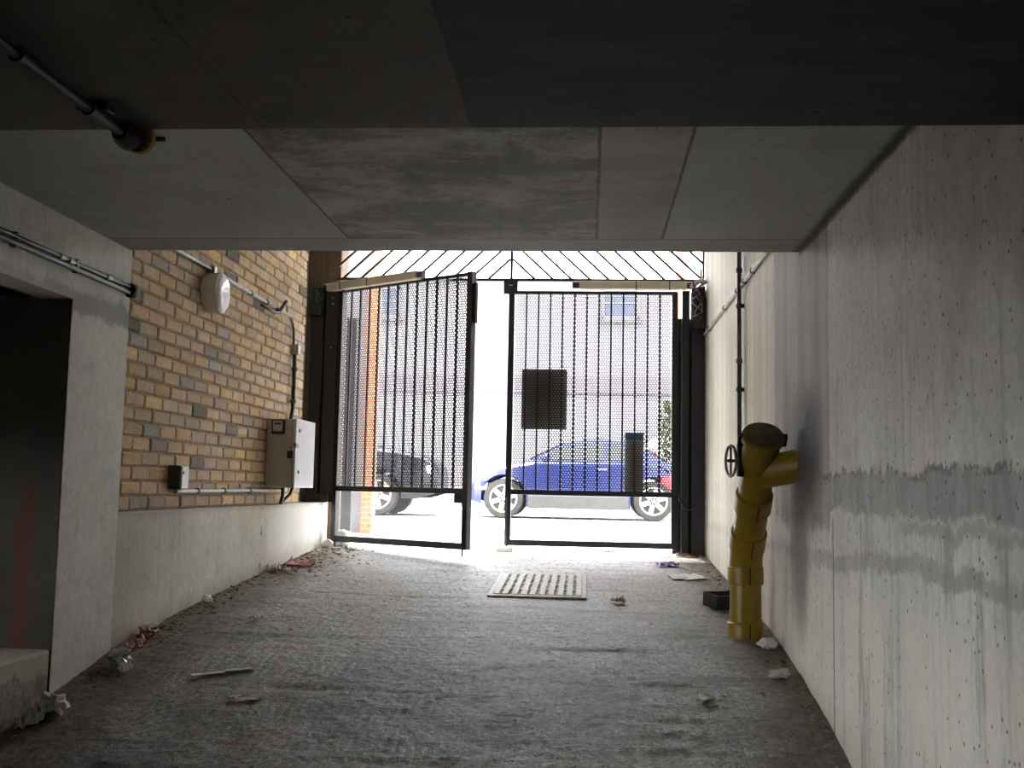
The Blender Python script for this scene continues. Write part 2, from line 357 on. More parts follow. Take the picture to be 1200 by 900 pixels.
# ------------------------------------------------------------------ mesh helpers
def frame(d):
    d = d.normalized(); a = V((0, 0, 1)) if abs(d.z) < 0.9 else V((1, 0, 0))
    u = d.cross(a).normalized(); return u, d.cross(u).normalized()
ORIG = {}
class MB:
    def __init__(s, xf=None): s.v, s.f, s.xf = [], [], xf
    def add(s, vs, fs):
        o = len(s.v); s.v += [V(p) for p in vs]; s.f += [tuple(i + o for i in f) for f in fs]; return s
    def box(s, a, b):
        x0, y0, z0 = (min(a[i], b[i]) for i in range(3)); x1, y1, z1 = (max(a[i], b[i]) for i in range(3))
        return s.add([(x0,y0,z0),(x1,y0,z0),(x1,y1,z0),(x0,y1,z0),(x0,y0,z1),(x1,y0,z1),(x1,y1,z1),(x0,y1,z1)],
                     [(3,2,1,0),(4,5,6,7),(0,1,5,4),(1,2,6,5),(2,3,7,6),(3,0,4,7)])
    def bar(s, p, q, w, h, up=None):
        p, q = V(p), V(q); d = (q - p).normalized()
        u = V(up) if up else frame(d)[0]; w2 = d.cross(u).normalized(); u = w2.cross(d).normalized()
        vs = []
        for c in (p, q):
            for a, b in ((-1,-1),(1,-1),(1,1),(-1,1)): vs.append(c + w2 * a * w / 2 + u * b * h / 2)
        return s.add(vs, [(3,2,1,0),(4,5,6,7),(0,1,5,4),(1,2,6,5),(2,3,7,6),(3,0,4,7)])
    def tube(s, pts, r, n=10, cap=True):
        pts = [V(p) for p in pts]; rs = r if isinstance(r, (list, tuple)) else [r] * len(pts)
        vs = []; u = None
        for i, p in enumerate(pts):
            d = (pts[min(i + 1, len(pts) - 1)] - pts[max(i - 1, 0)])
            if d.length < 1e-9: d = pts[-1] - pts[0]
            d.normalize()
            if u is None: u = frame(d)[0]
            u = (u - d * u.dot(d)); u = u.normalized() if u.length > 1e-6 else frame(d)[0]
            w = d.cross(u)
            for k in range(n):
                a = 2 * math.pi * k / n; vs.append(p + (u * math.cos(a) + w * math.sin(a)) * rs[i])
        fs = []
        for i in range(len(pts) - 1):
            for k in range(n):
                k2 = (k + 1) % n; fs.append((i*n+k, i*n+k2, (i+1)*n+k2, (i+1)*n+k))
        if cap: fs.append(tuple(range(n))[::-1]); fs.append(tuple((len(pts)-1)*n + k for k in range(n)))
        return s.add(vs, fs)
    def lathe(s, prof, o, axis, n=28):
        """prof: (distance along axis, radius) pairs."""
        o = V(o); ax = V(axis).normalized()
        pts = [o + ax * t for t, r in prof]; u, w = frame(ax); vs = []; fs = []
        for p, (t, r) in zip(pts, prof):
            for k in range(n):
                a = 2 * math.pi * k / n; vs.append(p + (u * math.cos(a) + w * math.sin(a)) * max(r, 1e-4))
        for i in range(len(prof) - 1):
            for k in range(n):
                k2 = (k + 1) % n; fs.append((i*n+k, i*n+k2, (i+1)*n+k2, (i+1)*n+k))
        fs.append(tuple(range(n))[::-1]); fs.append(tuple((len(prof)-1)*n + k for k in range(n)))
        return s.add(vs, fs)
    def prism(s, poly, y0, y1):
        n = len(poly)
        vs = [(x, y0, z) for x, z in poly] + [(x, y1, z) for x, z in poly]
        return s.add(vs, [tuple(range(n)), tuple(range(2*n-1, n-1, -1))] + [(i, i+n, (i+1) % n + n, (i+1) % n) for i in range(n)])
    def build(s, name, mat, parent=None, label=None, bevel=0, smooth=None, origin=None, solid=0, sub=0, fixn=True):
        me = bpy.data.meshes.new(name)
        vs = [s.xf @ p for p in s.v] if s.xf else s.v
        if parent is not None: org = ORIG[parent.name]
        elif origin is not None: org = V(origin)
        else: org = V((0, 0, 0))
        me.from_pydata([tuple(p - org) for p in vs], [], s.f)
        if fixn and len(s.f) < 20000:
            bm = bmesh.new(); bm.from_mesh(me); bmesh.ops.recalc_face_normals(bm, faces=bm.faces); bm.to_mesh(me); bm.free()
        me.materials.append(MT[mat] if isinstance(mat, str) else mat)
        o = bpy.data.objects.new(name, me); COL.objects.link(o)
        if parent is not None: o.parent = parent
        else: o.location = org
        ORIG[o.name] = org
        if label: o['label'] = label
        if bevel:
            b = o.modifiers.new('b', 'BEVEL'); b.width = bevel; b.segments = 2; b.limit_method = 'ANGLE'; b.angle_limit = 0.7
        if solid:
            b = o.modifiers.new('s', 'SOLIDIFY'); b.thickness = solid; b.offset = 0
        if sub:
            b = o.modifiers.new('d', 'SUBSURF'); b.levels = sub; b.render_levels = sub
        if smooth is not None:
            me.polygons.foreach_set('use_smooth', [True] * len(me.polygons))
            try: me.set_sharp_from_angle(angle=math.radians(smooth))
            except Exception: pass
        return o
def thing(name, loc, label, cat, group=None):
    o = bpy.data.objects.new(name, None); COL.objects.link(o); o.location = loc
    o.empty_display_size = 0.1; ORIG[o.name] = V(loc)
    return tag(o, label, cat, group)
def tag(o, label, cat, group=None):
    o['label'] = label; o['category'] = cat
    if group: o['group'] = group
    return o
def struct(o, label=None):
    o['kind'] = 'structure'
    if label: o['label'] = label
    return o
def stuff(o, label, cat):
    o['kind'] = 'stuff'; o['label'] = label; o['category'] = cat; return o

PF = [(-9, -1.2), (-0.6, -1.2), (0.6, -1.06), (3.0, -0.60), (4.1, -0.397), (4.45, -0.325), (5.0, -0.228), (5.75, -0.15), (6.24, -0.108), (8.8, 0.045), (9.25, 0.06), (60, 0.06)]
def fz(y):
    for (a, za), (b, zb) in zip(PF, PF[1:]):
        if y <= b:
            t = max(0, (y - a) / (b - a)); return za + (zb - za) * t
    return 0.06

# ------------------------------------------------------------------ setting
# ramp floor
# far part behind the camera coarse, the part in view as a fine rough height field
def floor_h(x, y):
    k = min(1, max(0, (y - 2.6) / 0.6)) * (1 if y < 8.7 else max(0.25, 1 - (y - 8.7) * 2))
    n = mnoise.noise
    h = n((x * 1.3, y * 1.3, 0)) * 0.010 + n((x * 4, y * 7, 3)) * 0.005
    h += n((x * 14, y * 17, 5)) * 0.0032 + n((x * 33, y * 36, 9)) * 0.0045 + abs(n((x * 60, y * 60, 2))) * 0.004
    h -= max(0, n((x * 1.1, y * 9, 7)) - 0.25) * 0.016
    if y < 6.4: h += math.sin(x * 62 + 3 * n((x * 2, y * 0.7, 1))) * 0.0016 * max(0, n((x * 1.1 + 5, y * 0.8, 4)) + 0.25) * min(1, (6.4 - y))
    if -0.64 < x < 0.02 and 6.55 < y < 7.57: h = min(h, 0) * 0.3 - 0.002
    return h * k
m = MB()
ys = [-9, -5, -2, -0.6, 0, 1, 2, 2.4] ; y = 2.7
while y < 9.25: ys.append(y); y += 0.016 if y < 6.2 else 0.022
ys.append(9.25)
xs = [-4.4, -3.8, -3.2, -2.8, -2.5] + [-2.3 + i * 0.0165 for i in range(201)] + [1.2]
nx = len(xs) - 1
for y in ys:
    for x in xs: m.v.append(V((x, y, fz(y) + floor_h(x, y))))
for j in range(len(ys) - 1):
    for i in range(nx):
        a = j * (nx + 1) + i; m.f.append((a, a + 1, a + nx + 2, a + nx + 1))
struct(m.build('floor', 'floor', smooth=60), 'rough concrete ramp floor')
struct(MB().box((-30, 9.25, -0.2), (30, 11.5, 0.06)).build('pavement', 'street'))
struct(MB().box((-30, 11.5, -0.2), (30, 13.1, 0.058)).build('pavement_channel', 'gutter'))
struct(MB().box((-30, 13.1, -0.2), (30, 21.0, 0.06)).build('road', 'road'))
struct(MB().box((-30, 21.0, -0.2), (30, 24.0, 0.14)).build('pavement_opposite', 'street', bevel=0.01))
# right wall
struct(MB().box((XR, -9, -1.5), (XR + 0.5, 9.35, 3.0)).build('wall_right', 'wall_right'), 'stained cast concrete wall')
# ceilings
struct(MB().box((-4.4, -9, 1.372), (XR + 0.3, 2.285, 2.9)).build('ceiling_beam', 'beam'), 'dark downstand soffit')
struct(MB().box((-2.6, 2.25, 1.70), (XR + 0.3, 4.99, 2.95)).build('ceiling_slab', 'slab', bevel=0.008), 'concrete slab soffit in cast panels')
struct(MB().box((-3.2, 4.9, 2.82), (XR + 0.5, 9.4, 3.1)).build('ceiling', 'high_soffit'))
struct(MB().box((-16, 9.2, 2.82), (XR + 14, 9.7, 5.2)).build('wall_front', 'render_white'))
struct(MB().box((-16, -9, 2.85), (XR + 14, 9.3, 5.2)).build('ceiling_building', 'render_white'))
# left side
pl = MB(); pl.box((-2.62, 4.438, -0.6), (XL, 5.005, 1.72))
struct(pl.build('wall_pillar', 'pillar'), 'pale concrete pillar')
struct(MB().box((-2.50, -9, 1.36), (XL, 4.438, 1.72)).build('wall_lintel', 'pillar'))
struct(MB().box((-2.63, 4.432, -0.5), (XL - 0.002, 4.436, 1.36)).build('trim_1', 'recess'), 'reveal of the side opening with painted shade and rust stain')  # thin dark sheet over the pillar side, standing in for shade
def step_extra(k, col):
    z = k.sep()['Z']
    rag = k.ma('MULTIPLY', k.ma('SUBTRACT', k.noise(7, 6, 0.7), 0.5), 0.22)
    b = k.step(k.ma('ADD', z, rag), -0.215, -0.235)
    return k.mix(k.ma('MULTIPLY', b, 0.85), col, k.mix(k.step(k.noise(18, 5, 0.7), 0.4, 0.6), (0.17, 0.15, 0.12), (0.34, 0.315, 0.27)))
MT['step'] = concrete('broken concrete step', (0.44, 0.41, 0.34), (0.56, 0.53, 0.45), 0.3, 0.5, 'z', step_extra, 0.9)
led = MB().box((-3.6, -9, -1.4), (XL - 0.004, 4.433, -0.135))
struct(led.build('trim_2', 'step', bevel=0.012), 'low concrete step under the side opening')
struct(MB().box((-3.7, 3.6, -1.4), (-3.4, 5.0, 1.72)).box((-3.7, -9, -1.4), (-3.4, 1.9, 1.72)).box((-3.7, 1.9, -1.4), (-3.4, 3.6, -0.1)).box((-3.7, 1.9, 0.68), (-3.4, 3.6, 1.72)).build('wall_side_passage', 'side_brick'))  # gap in this wall is added, unseen, to let daylight onto the right wall
struct(MB().box((-16, -9, -0.5), (-3.7, 9.2, -0.3)).build('ground', 'street'))  # added ground outside that gap, unseen, bouncing daylight inside
struct(MB().box((-3.7, 4.45, -1.4), (-2.5, 4.9, 1.72)).build('wall_side_return', 'side_brick'))
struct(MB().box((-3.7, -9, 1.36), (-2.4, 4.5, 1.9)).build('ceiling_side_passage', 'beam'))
struct(MB().box((-2.5, 5.0, -0.6), (XL, 9.27, 0.425)).build('wall_plinth', 'plinth', bevel=0.008), 'rendered plinth below the brickwork')
struct(MB().box((-2.8, 8.36, 0.425), (-2.5, 9.3, 2.95)).build('wall_setback', 'brown_pier'))
struct(MB().box((-2.62, 9.16, 0.0), (-2.205, 9.45, 3.0)).build('wall_pier', 'brown_pier', bevel=0.01), 'brown pier behind the gate post')
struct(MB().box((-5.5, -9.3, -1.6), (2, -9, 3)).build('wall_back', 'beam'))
# brick wall: each brick a block in one wall mesh
def brick_wall():
    m = MB(); cols = []
    X0 = -2.30
    m.box((X0 - 0.25, 5.0, 0.42), (X0 - 0.001, 8.355, 2.9)); cols += [(0.1, 0.1, 0.1)] * 6
    pal = [(0.47, 0.345, 0.215), (0.44, 0.33, 0.22), (0.50, 0.37, 0.22), (0.41, 0.31, 0.215), (0.46, 0.35, 0.25), (0.40, 0.32, 0.24), (0.51, 0.37, 0.195), (0.45, 0.32, 0.20)]
    odd = [(0.29, 0.255, 0.22), (0.33, 0.30, 0.265), (0.17, 0.15, 0.135), (0.38, 0.28, 0.22)]
    rnd = random.Random(3); row = 0; z = 0.432
    while z < 2.82:
        y = 5.0 - 0.225 * 1.0 + (0.112 if row % 2 else 0) + rnd.uniform(-0.012, 0.012)
        while y < 8.35:
            L = 0.225 + rnd.uniform(-0.008, 0.008)
            a, b = max(y, 5.0), min(y + L - 0.009, 8.35)
            if b - a > 0.03:
                j = lambda s=0.004: rnd.uniform(-s, s)
                x1 = X0 + 0.012 + j(0.004); ch = 0.004 + rnd.random() * 0.004
                h0, h1 = z + j(0.002), z + 0.0655 + j(0.002)
                vs = []
                for xx, e in ((X0 - 0.02, 0), (x1 - 0.007, 0), (x1, ch)):
                    for (yy, zz, sy, sz) in ((a, h0, 1, 1), (b, h0, -1, 1), (b, h1, -1, -1), (a, h1, 1, -1)):
                        q = e + (rnd.uniform(0, 0.005) if e else 0)
                        vs.append((xx, yy + sy * q, zz + sz * q))
                fs = []
                for l in (0, 4):
                    for i in range(4): i2 = (i + 1) % 4; fs.append((l+i, l+i2, l+4+i2, l+4+i))
                fs.append((8, 9, 10, 11))
                m.add(vs, fs)
                c = rnd.choice(pal) if rnd.random() > 0.10 else rnd.choice(odd)
                k = rnd.uniform(1.12, 1.5)
                cols += [tuple(min(1, q * k) for q in c)] * len(fs)
            y += L
        z += 0.0745; row += 1
    o = m.build('wall_left', 'brick')
    at = o.data.color_attributes.new('brick', 'FLOAT_COLOR', 'CORNER')
    i = 0
    for p, c in zip(o.data.polygons, cols):
        for li in p.loop_indices: at.data[li].color = (*c, 1)
    o.data.materials.append(MT['mortar'])
    for p in list(o.data.polygons)[:6]: p.material_index = 1
    struct(o, 'yellow stock brick wall')
brick_wall()

# ------------------------------------------------------------------ gate leaves
def hexpanel(x0, x1, z0, z1, pitch, web, t, xf):
    """Perforated sheet: hexagonal holes in a staggered grid, real thickness."""
    R = pitch / math.sqrt(3); r = R * (1 - web / pitch)
    m = MB(xf); vs, fs = m.v, m.f; row = 0; z = z0 + R
    ang = [(math.cos(math.pi / 6 + i * math.pi / 3), math.sin(math.pi / 6 + i * math.pi / 3)) for i in range(6)]
    while z < z1 - R * 0.4:
        x = x0 + pitch / 2 + (pitch / 2 if row % 2 else 0)
        while x < x1 - pitch * 0.3:
            o = len(vs)
            for rr, y in ((R, -t/2), (r, -t/2), (r, t/2), (R, t/2)):
                for c, s_ in ang: vs.append(V((min(max(x + rr * c, x0), x1), y, min(max(z + rr * s_, z0), z1))))
            for i in range(6):
                j = (i + 1) % 6
                fs.append((o+i, o+j, o+6+j, o+6+i)); fs.append((o+6+i, o+6+j, o+12+j, o+12+i)); fs.append((o+12+i, o+12+j, o+18+j, o+18+i))
            x += pitch
        z += R * 1.5; row += 1
    return m
def gate_leaf(hinge, ang, W, flip, label):
    """Local x runs from the hinge along the leaf; z is height above datum."""
    s = -1 if flip else 1
    xf = Matrix.Translation((hinge[0], hinge[1], 0)) @ Matrix.Rotation(ang, 4, 'Z') @ Matrix.Diagonal((s, 1, 1, 1))
    zb, zt, zm = 0.098, 2.256, 0.545
    root = thing('gate_leaf', (hinge[0], hinge[1], zb), label, 'gate')
    B = lambda: MB(xf)
    B().box((0, -0.025, zb), (0.05, 0.025, zt)).build('hinge_stile', 'black', root, bevel=0.003)
    B().box((W - 0.05, -0.03, zb), (W, 0.03, zt + 0.005)).build('closing_stile', 'black', root, bevel=0.003)
    B().box((0.05, -0.025, zt - 0.028), (W - 0.05, 0.025, zt)).build('top_rail', 'black', root, bevel=0.003)
    B().box((0.05, -0.028, zm - 0.022), (W - 0.05, 0.028, zm + 0.022)).build('middle_rail', 'black', root, bevel=0.003)
    B().box((0.05, -0.025, zb), (W - 0.05, 0.025, zb + 0.05)).build('bottom_rail', 'black', root, bevel=0.003)
    n = 12
    for i in range(n):
        x = 0.05 + (W - 0.10) * (i + 1) / (n + 1)
        B().box((x - 0.007, -0.022, zm + 0.022), (x + 0.007, -0.008, zt - 0.028)).build('bar', 'black', root)
    hexpanel(0.05, W - 0.05, zm + 0.022, zt - 0.028, 0.0225, 0.0079, 0.002, xf).build('perforated_panel', 'mesh', root, fixn=False)
    hexpanel(0.05, W - 0.05, zb + 0.05, zm - 0.022, 0.014, 0.0017, 0.002, xf).build('lower_panel', 'mesh', root, fixn=False)
    for z in (0.5, 1.9):
        B().tube([(-0.012, 0, z - 0.06), (-0.012, 0, z + 0.06)], 0.016, 12).build('hinge', 'black', root, smooth=40)
    return root, xf
LH = (-2.165, GY); La = math.atan2(-0.80, 1.25); LW = 1.485
gl, xl = gate_leaf(LH, La, LW, False, 'black barred gate leaf on the brick side, swung partly open towards the ramp')
MB(xl).box((LW - 0.13, -0.03, 0.455), (LW - 0.05, 0.03, 0.523)).build('lock_box', 'black', gl, bevel=0.006)
MB(xl).box((LW, -0.008, 1.85), (LW + 0.025, 0.02, 2.17)).build('closing_strip', 'black', gl, bevel=0.002)
MB(xl).tube([(LW - 0.03, -0.035, 0.42), (LW - 0.03, -0.035, 0.05)], 0.008, 8).build('drop_bolt', 'black', gl, smooth=40)
MB(xl).box((0.03, -0.03, 0.045), (0.07, 0.03, 0.098)).build('foot_bracket', 'black', gl, bevel=0.003)
RH = (0.735, GY); RW = 1.435
gr, xr_ = gate_leaf(RH, 0.0, RW, True, 'black barred gate leaf on the pipe side, standing closed with a dark sign')
xw = lambda X: RH[0] - X          # world X -> leaf x
MB(xr_).box((xw(-0.58), 0.03, 1.075), (xw(-0.195), 0.034, 1.59)).build('sign_panel', 'sign', gr, label='dark rectangular sign seen from behind')
dp = MB(xr_).box((xw(0.30), 0.03, 0.567), (xw(0.455), 0.034, 1.0)).build('guard_panel', 'sign', gr, label='small dark sheet low on the gate')
MB(xr_).box((xw(0.30), 0.03, 1.0), (xw(0.455), 0.034, 1.06)).build('guard_strip', 'bluetop', dp, label='dull blue strip')
lb = MB(xr_).box((xw(-0.625), -0.045, 2.225), (xw(-0.745), 0.03, 2.35)).build('lock_box', 'black', gr, bevel=0.004)
MB(xr_).box((xw(-0.67), -0.05, 2.295), (xw(-0.70), -0.045, 2.303)).build('lock_screw', 'steel', lb)
MB(xr_).tube([(RW - 0.02, -0.035, 0.5), (RW - 0.02, -0.035, 0.07)], 0.009, 8).build('drop_bolt', 'black', gr, smooth=40)
t = MB().box((-0.765, 8.87, 0.04), (-0.625, 9.02, 0.088)).build('gate_stop', 'stop', bevel=0.008, origin=(-0.7, 8.95, 0.05))
tag(t, 'small pale block on the ground under the closed gate leaf edge', 'gate stop')

# posts
p = thing('gate_post', (-2.29, 8.98, 0.425), 'black box gate post standing on the plinth by the brick wall', 'gate post')
MB().box((-2.405, 8.94, 0.425), (-2.295, 9.05, 2.27)).build('outer_tube', 'black', p, bevel=0.004)
MB().box((-2.285, 8.97, 0.425), (-2.173, 9.06, 2.27)).build('inner_tube', 'black', p, bevel=0.004)
MB().box((-2.42, 8.915, 0.425), (-2.2, 9.08, 0.50)).build('base_shoe', 'black', p, bevel=0.004)
MB().box((-2.41, 8.88, 2.02), (-2.31, 8.938, 2.16)).build('control_box', 'plastic_black', p, bevel=0.004)
for z in (1.75, 2.13, 2.18): MB().tube([(-2.225, 8.972, z), (-2.225, 8.962, z)], 0.006, 8).build('bolt', 'steel', p)
g = MB().tube([(-2.36, 8.9, 2.24), (-2.33, 8.88, 2.2), (-2.32, 8.89, 2.15), (-2.345, 8.87, 2.13), (-2.35, 8.9, 2.21)], 0.004, 6).build('green_wire', 'green_led', p, label='green wire')
q = thing('gate_post', (0.85, 9.0, 0.06), 'broad black gate post against the concrete wall', 'gate post')
MB().box((0.768, 8.95, 0.05), (0.828, 9.05, 2.26)).build('inner_tube', 'black', q, bevel=0.004)
MB().box((0.842, 8.92, 0.05), (0.955, 9.06, 2.28)).build('outer_tube', 'black', q, bevel=0.004)
MB().box((0.70, 9.066, 0.05), (0.86, 9.076, 2.04)).build('cover_strip', 'black', q)
MB().box((0.845, 8.86, 1.93), (0.953, 8.919, 2.21)).build('control_box', 'plastic_black', q, bevel=0.006)
MB().tube([(0.84, 8.9, 2.28), (0.87, 8.86, 2.31), (0.92, 8.86, 2.335), (0.95, 8.88, 2.31)], 0.022, 8).build('wire_bundle', 'wire_white', q, label='tangle of pale wires', smooth=60)
for k in range(7):
    rr = random.Random(k); P = [(0.83 + rr.random() * 0.12, 8.87 - rr.random() * 0.03, 2.3 - i * 0.06 + rr.uniform(-.03, .03)) for i in range(6)]
    MB().tube(P, 0.006, 6).build('wire', 'plastic_black' if k % 3 else 'galv', q, smooth=60)
MB().tube([(0.945, 8.95, 2.28), (0.925, 8.94, 2.36), (0.915, 8.94, 2.44)], 0.008, 8).build('wire_tail', 'plastic_black', q, smooth=60)
MB().tube([(0.745, 8.93, 0.575), (0.75, 8.90, 0.50), (0.785, 8.88, 0.44), (0.835, 8.88, 0.425), (0.87, 8.90, 0.46), (0.875, 8.915, 0.5)], 0.008, 8).build('cable_loop', 'plastic_black', q, smooth=60)

# transom
tr = thing('gate_transom', (-0.64, 9.0, 2.35), 'fixed barred overpanel above both gate leaves', 'gate overpanel')
MB().box((-2.2, 8.98, 2.340), (0.96, 9.02, 2.364)).build('bottom_rail', 'black', tr)
MB().box((-2.2, 8.98, 2.775), (0.96, 9.02, 2.80)).build('top_rail', 'black', tr)
MB().box((-0.695, 8.985, 2.36), (-0.672, 9.015, 2.78)).build('mullion', 'black', tr)
MB().box((0.938, 8.985, 2.36), (0.955, 9.015, 2.78)).build('end_bar', 'black', tr)
for sgn in (-1, 1):
    for i in range(0, 17):
        c = -0.683 + sgn * (0.20 + i * 0.158)      # foot of the bar on the bottom rail
        top = (c - sgn * 0.415 * 1.09, 2.78)
        b = (c, 2.36)
        lo, hi = (-2.19, -0.695) if sgn < 0 else (-0.672, 0.94)
        def clip(P, Q):
            (x0, z0), (x1, z1) = P, Q
            if max(x0, x1) < lo or min(x0, x1) > hi: return None
            def at(x): return z0 + (z1 - z0) * (x - x0) / (x1 - x0)
            if x0 < lo: x0, z0 = lo, at(lo)
            elif x0 > hi: x0, z0 = hi, at(hi)
            if x1 < lo: x1, z1 = lo, at(lo)
            elif x1 > hi: x1, z1 = hi, at(hi)
            return (x0, z0), (x1, z1)
        r = clip(b, top)
        if r and abs(r[0][1] - r[1][1]) > 0.03:
            MB().bar((r[0][0], 9, r[0][1]), (r[1][0], 9, r[1][1]), 0.018, 0.018, (0, 1, 0)).build('bar', 'black', tr)

# openers
def opener(P, Q, label, rear):
    P, Q = V(P), V(Q); d = (Q - P).normalized(); L = (Q - P).length
    o = thing('gate_opener', tuple(P), label, 'gate opener', 'gate openers')
    MB().bar(P, Q, 0.07, 0.066, (0, 0, 1)).build('housing', 'beige', o, bevel=0.006)
    for t in (0.16, 0.47): MB().bar(P + d * (L * t - 0.004), P + d * (L * t + 0.004), 0.074, 0.07, (0, 0, 1)).build('joint_band', 'seam', o)
    MB().bar(Q, Q + d * 0.06, 0.05, 0.05, (0, 0, 1)).build('front_bracket', 'galv_dark', o, bevel=0.004)
    MB().bar(P - d * 0.05, P, 0.05, 0.05, (0, 0, 1)).build('rear_bracket', 'galv_dark', o, bevel=0.004)
    MB().tube([P - d * 0.05 - V((0, 0, .03)), P - d * 0.05 + V((0, 0, .035))], 0.014, 10).build('pivot_bolt', 'steel', o, smooth=40)
    return o
f0 = xl @ V((-0.07, -0.075, 2.27)); f1 = xl @ V((0.965, -0.075, 2.275))
opener(f0, f1, 'long beige opener ram along the top of the open gate leaf', 1)
opener((0.80, 8.93, 2.297), (-0.10, 8.93, 2.297), 'long beige opener ram along the top of the closed gate leaf', 1)

# ------------------------------------------------------------------ cabinet
c = thing('control_cabinet', (-2.17, 7.66, 0.55), 'grey enamelled electrical cabinet mounted on the brick wall beside the gate', 'electrical cabinet')
body = MB().box((-2.285, 7.42, 0.548), (-2.09, 7.93, 1.035)).build('body', 'cab', c, bevel=0.008)
dr = MB().box((-2.088, 7.412, 0.548), (-2.068, 7.938, 1.038)).build('door', 'cab_door', c, bevel=0.006)
for z in (0.66, 0.955): MB().tube([(-2.068, 7.50, z), (-2.062, 7.50, z)], 0.012, 12).build('lock_screw', 'plastic_black', dr)
MB().box((-2.12, 7.40, 0.83), (-2.06, 7.47, 0.862)).build('hasp', 'galv', c, bevel=0.003)
pk = MB().box((-2.122, 7.385, 0.755), (-2.078, 7.412, 0.81)).build('padlock', 'plastic_black', c, bevel=0.006)
MB().tube([(-2.117, 7.397, 0.81), (-2.115, 7.397, 0.84), (-2.10, 7.397, 0.855), (-2.086, 7.397, 0.84), (-2.084, 7.397, 0.81)], 0.005, 8).build('shackle', 'steel', pk, smooth=60)
kp = MB().box((-2.245, 7.398, 0.925), (-2.15, 7.42, 1.03)).build('keypad', 'plastic_black', c, bevel=0.008)
MB().box((-2.232, 7.391, 0.945), (-2.163, 7.399, 1.018)).build('keypad_face', 'cab', kp, bevel=0.004)
MB().box((-2.22, 7.388, 0.99), (-2.175, 7.392, 1.005)).build('keypad_window', 'glass_dark', kp)
MB().tube([(-2.19, 7.56, 0.55), (-2.19, 7.56, 0.49), (-2.205, 7.56, 0.43)], 0.014, 10).build('gland', 'plastic_black', c, smooth=60)
MB().tube([(-2.16, 7.7, 0.55), (-2.17, 7.68, 0.50), (-2.21, 7.6, 0.44)], 0.012, 10).build('cable', 'plastic_black', c, smooth=60)

# bulkhead lamp
l = thing('bulkhead_lamp', (-2.285, 6.14, 1.70), 'round white bulkhead lamp on the brick wall', 'wall lamp')
O = (-2.288, 6.14, 1.70)
MB().lathe([(0, 0.112), (0.01, 0.118), (0.085, 0.123), (0.094, 0.121), (0.098, 0.114)], O, (1, 0, 0), 40).build('drum', 'lamp_white', l, smooth=40)
MB().lathe([(0.097, 0.113), (0.104, 0.109), (0.113, 0.09), (0.118, 0.05), (0.119, 0.01)], O, (1, 0, 0), 40).build('lens', 'lens', l, smooth=60)
MB().box((-2.285, 6.12, 1.812), (-2.24, 6.17, 1.862)).build('cable_entry', 'galv', l, bevel=0.004)

def conduit(name, pts, r, mat, label, clips, clipax, group=None, clipmat='galv_dark'):
    o = thing(name, pts[0], label, 'conduit', group)
    MB().tube(pts, r, 12).build('tube', mat, o, smooth=60)
    for P in clips:
        P = V(P); a = V(clipax)
        MB().lathe([(-0.014, r * 1.45), (0.014, r * 1.45)], P, a, 14).build('clip', clipmat, o, smooth=40)
    return o
XB = -2.275
conduit('conduit', [(XB + .005, 5.02, 1.845), (XB + .005, 7.82, 1.838)], 0.013, 'galv',
        'grey conduit running high along the brick wall past the round lamp', [(XB + .005, y, 1.845 - (y - 5) * 0.0025) for y in (5.45, 6.35, 6.9, 7.25)], (0, 1, 0))
MB().tube([(XB, 7.82, 1.838), (XB, 7.89, 1.83), (XB, 7.95, 1.79), (XB, 7.98, 1.73), (XB, 7.99, 1.63)], 0.010, 10).build('bend', 'galv_dark', bpy.data.objects['conduit'], smooth=60)
h = thing('wall_hook', (-2.27, 7.45, 1.8), 'small black bracket hanging at the high conduit near the gate', 'hook')
MB().bar((-2.275, 7.50, 1.84), (-2.225, 7.42, 1.80), 0.022, 0.03, (0, 0, 1)).build('plate', 'plastic_black', h, bevel=0.003)
MB().tube([(-2.225, 7.44, 1.80), (-2.22, 7.3, 1.775), (-2.235, 7.16, 1.78), (-2.27, 7.12, 1.80)], 0.01, 8).build('arm', 'plastic_black', h, smooth=60)
MB().bar((-2.24, 7.45, 1.80), (-2.21, 7.53, 1.90), 0.02, 0.02, (1, 0, 0)).build('spike', 'plastic_black', h, bevel=0.003)
j = thing('junction_box', (-2.26, 8.0, 1.59), 'small grey junction box on the brick above the cabinet', 'junction box')
MB().box((-2.285, 7.955, 1.565), (-2.235, 8.025, 1.64)).build('body', 'galv', j, bevel=0.004)
MB().box((-2.234, 7.96, 1.57), (-2.228, 8.02, 1.635)).build('lid', 'lamp_white', j, bevel=0.002)
cb = conduit('cable', [(-2.265, 7.99, 1.565), (-2.262, 7.99, 1.3), (-2.262, 7.985, 1.15), (-2.25, 7.90, 1.03)], 0.016, 'plastic_black',
        'black cable dropping from the junction box to the cabinet', [(-2.262, 7.99, 1.45), (-2.262, 7.99, 1.2)], (0, 0, 1))
conduit('conduit', [(XB + .02, 5.72, 0.522), (XB + .02, 7.75, 0.53)], 0.0125, 'galv',
        'grey conduit low on the brick wall between the black box and the cabinet', [(XB + .02, y, 0.5255) for y in (6.05, 6.5, 7.0)], (0, 1, 0))
b = thing('sensor_box', (-2.23, 5.73, 0.52), 'small black box on the brick wall just above the plinth', 'sensor box')
MB().box((-2.29, 5.685, 0.535), (-2.222, 5.79, 0.665)).build('housing', 'plastic_black', b, bevel=0.004)
MB().box((-2.221, 5.69, 0.54), (-2.209, 5.785, 0.66)).build('front_plate', 'cab_door', b, bevel=0.003, label='pale grey front plate')
MB().tube([(-2.209, 5.705, 0.625), (-2.205, 5.705, 0.625)], 0.008, 10).build('lens', 'plastic_black', b)
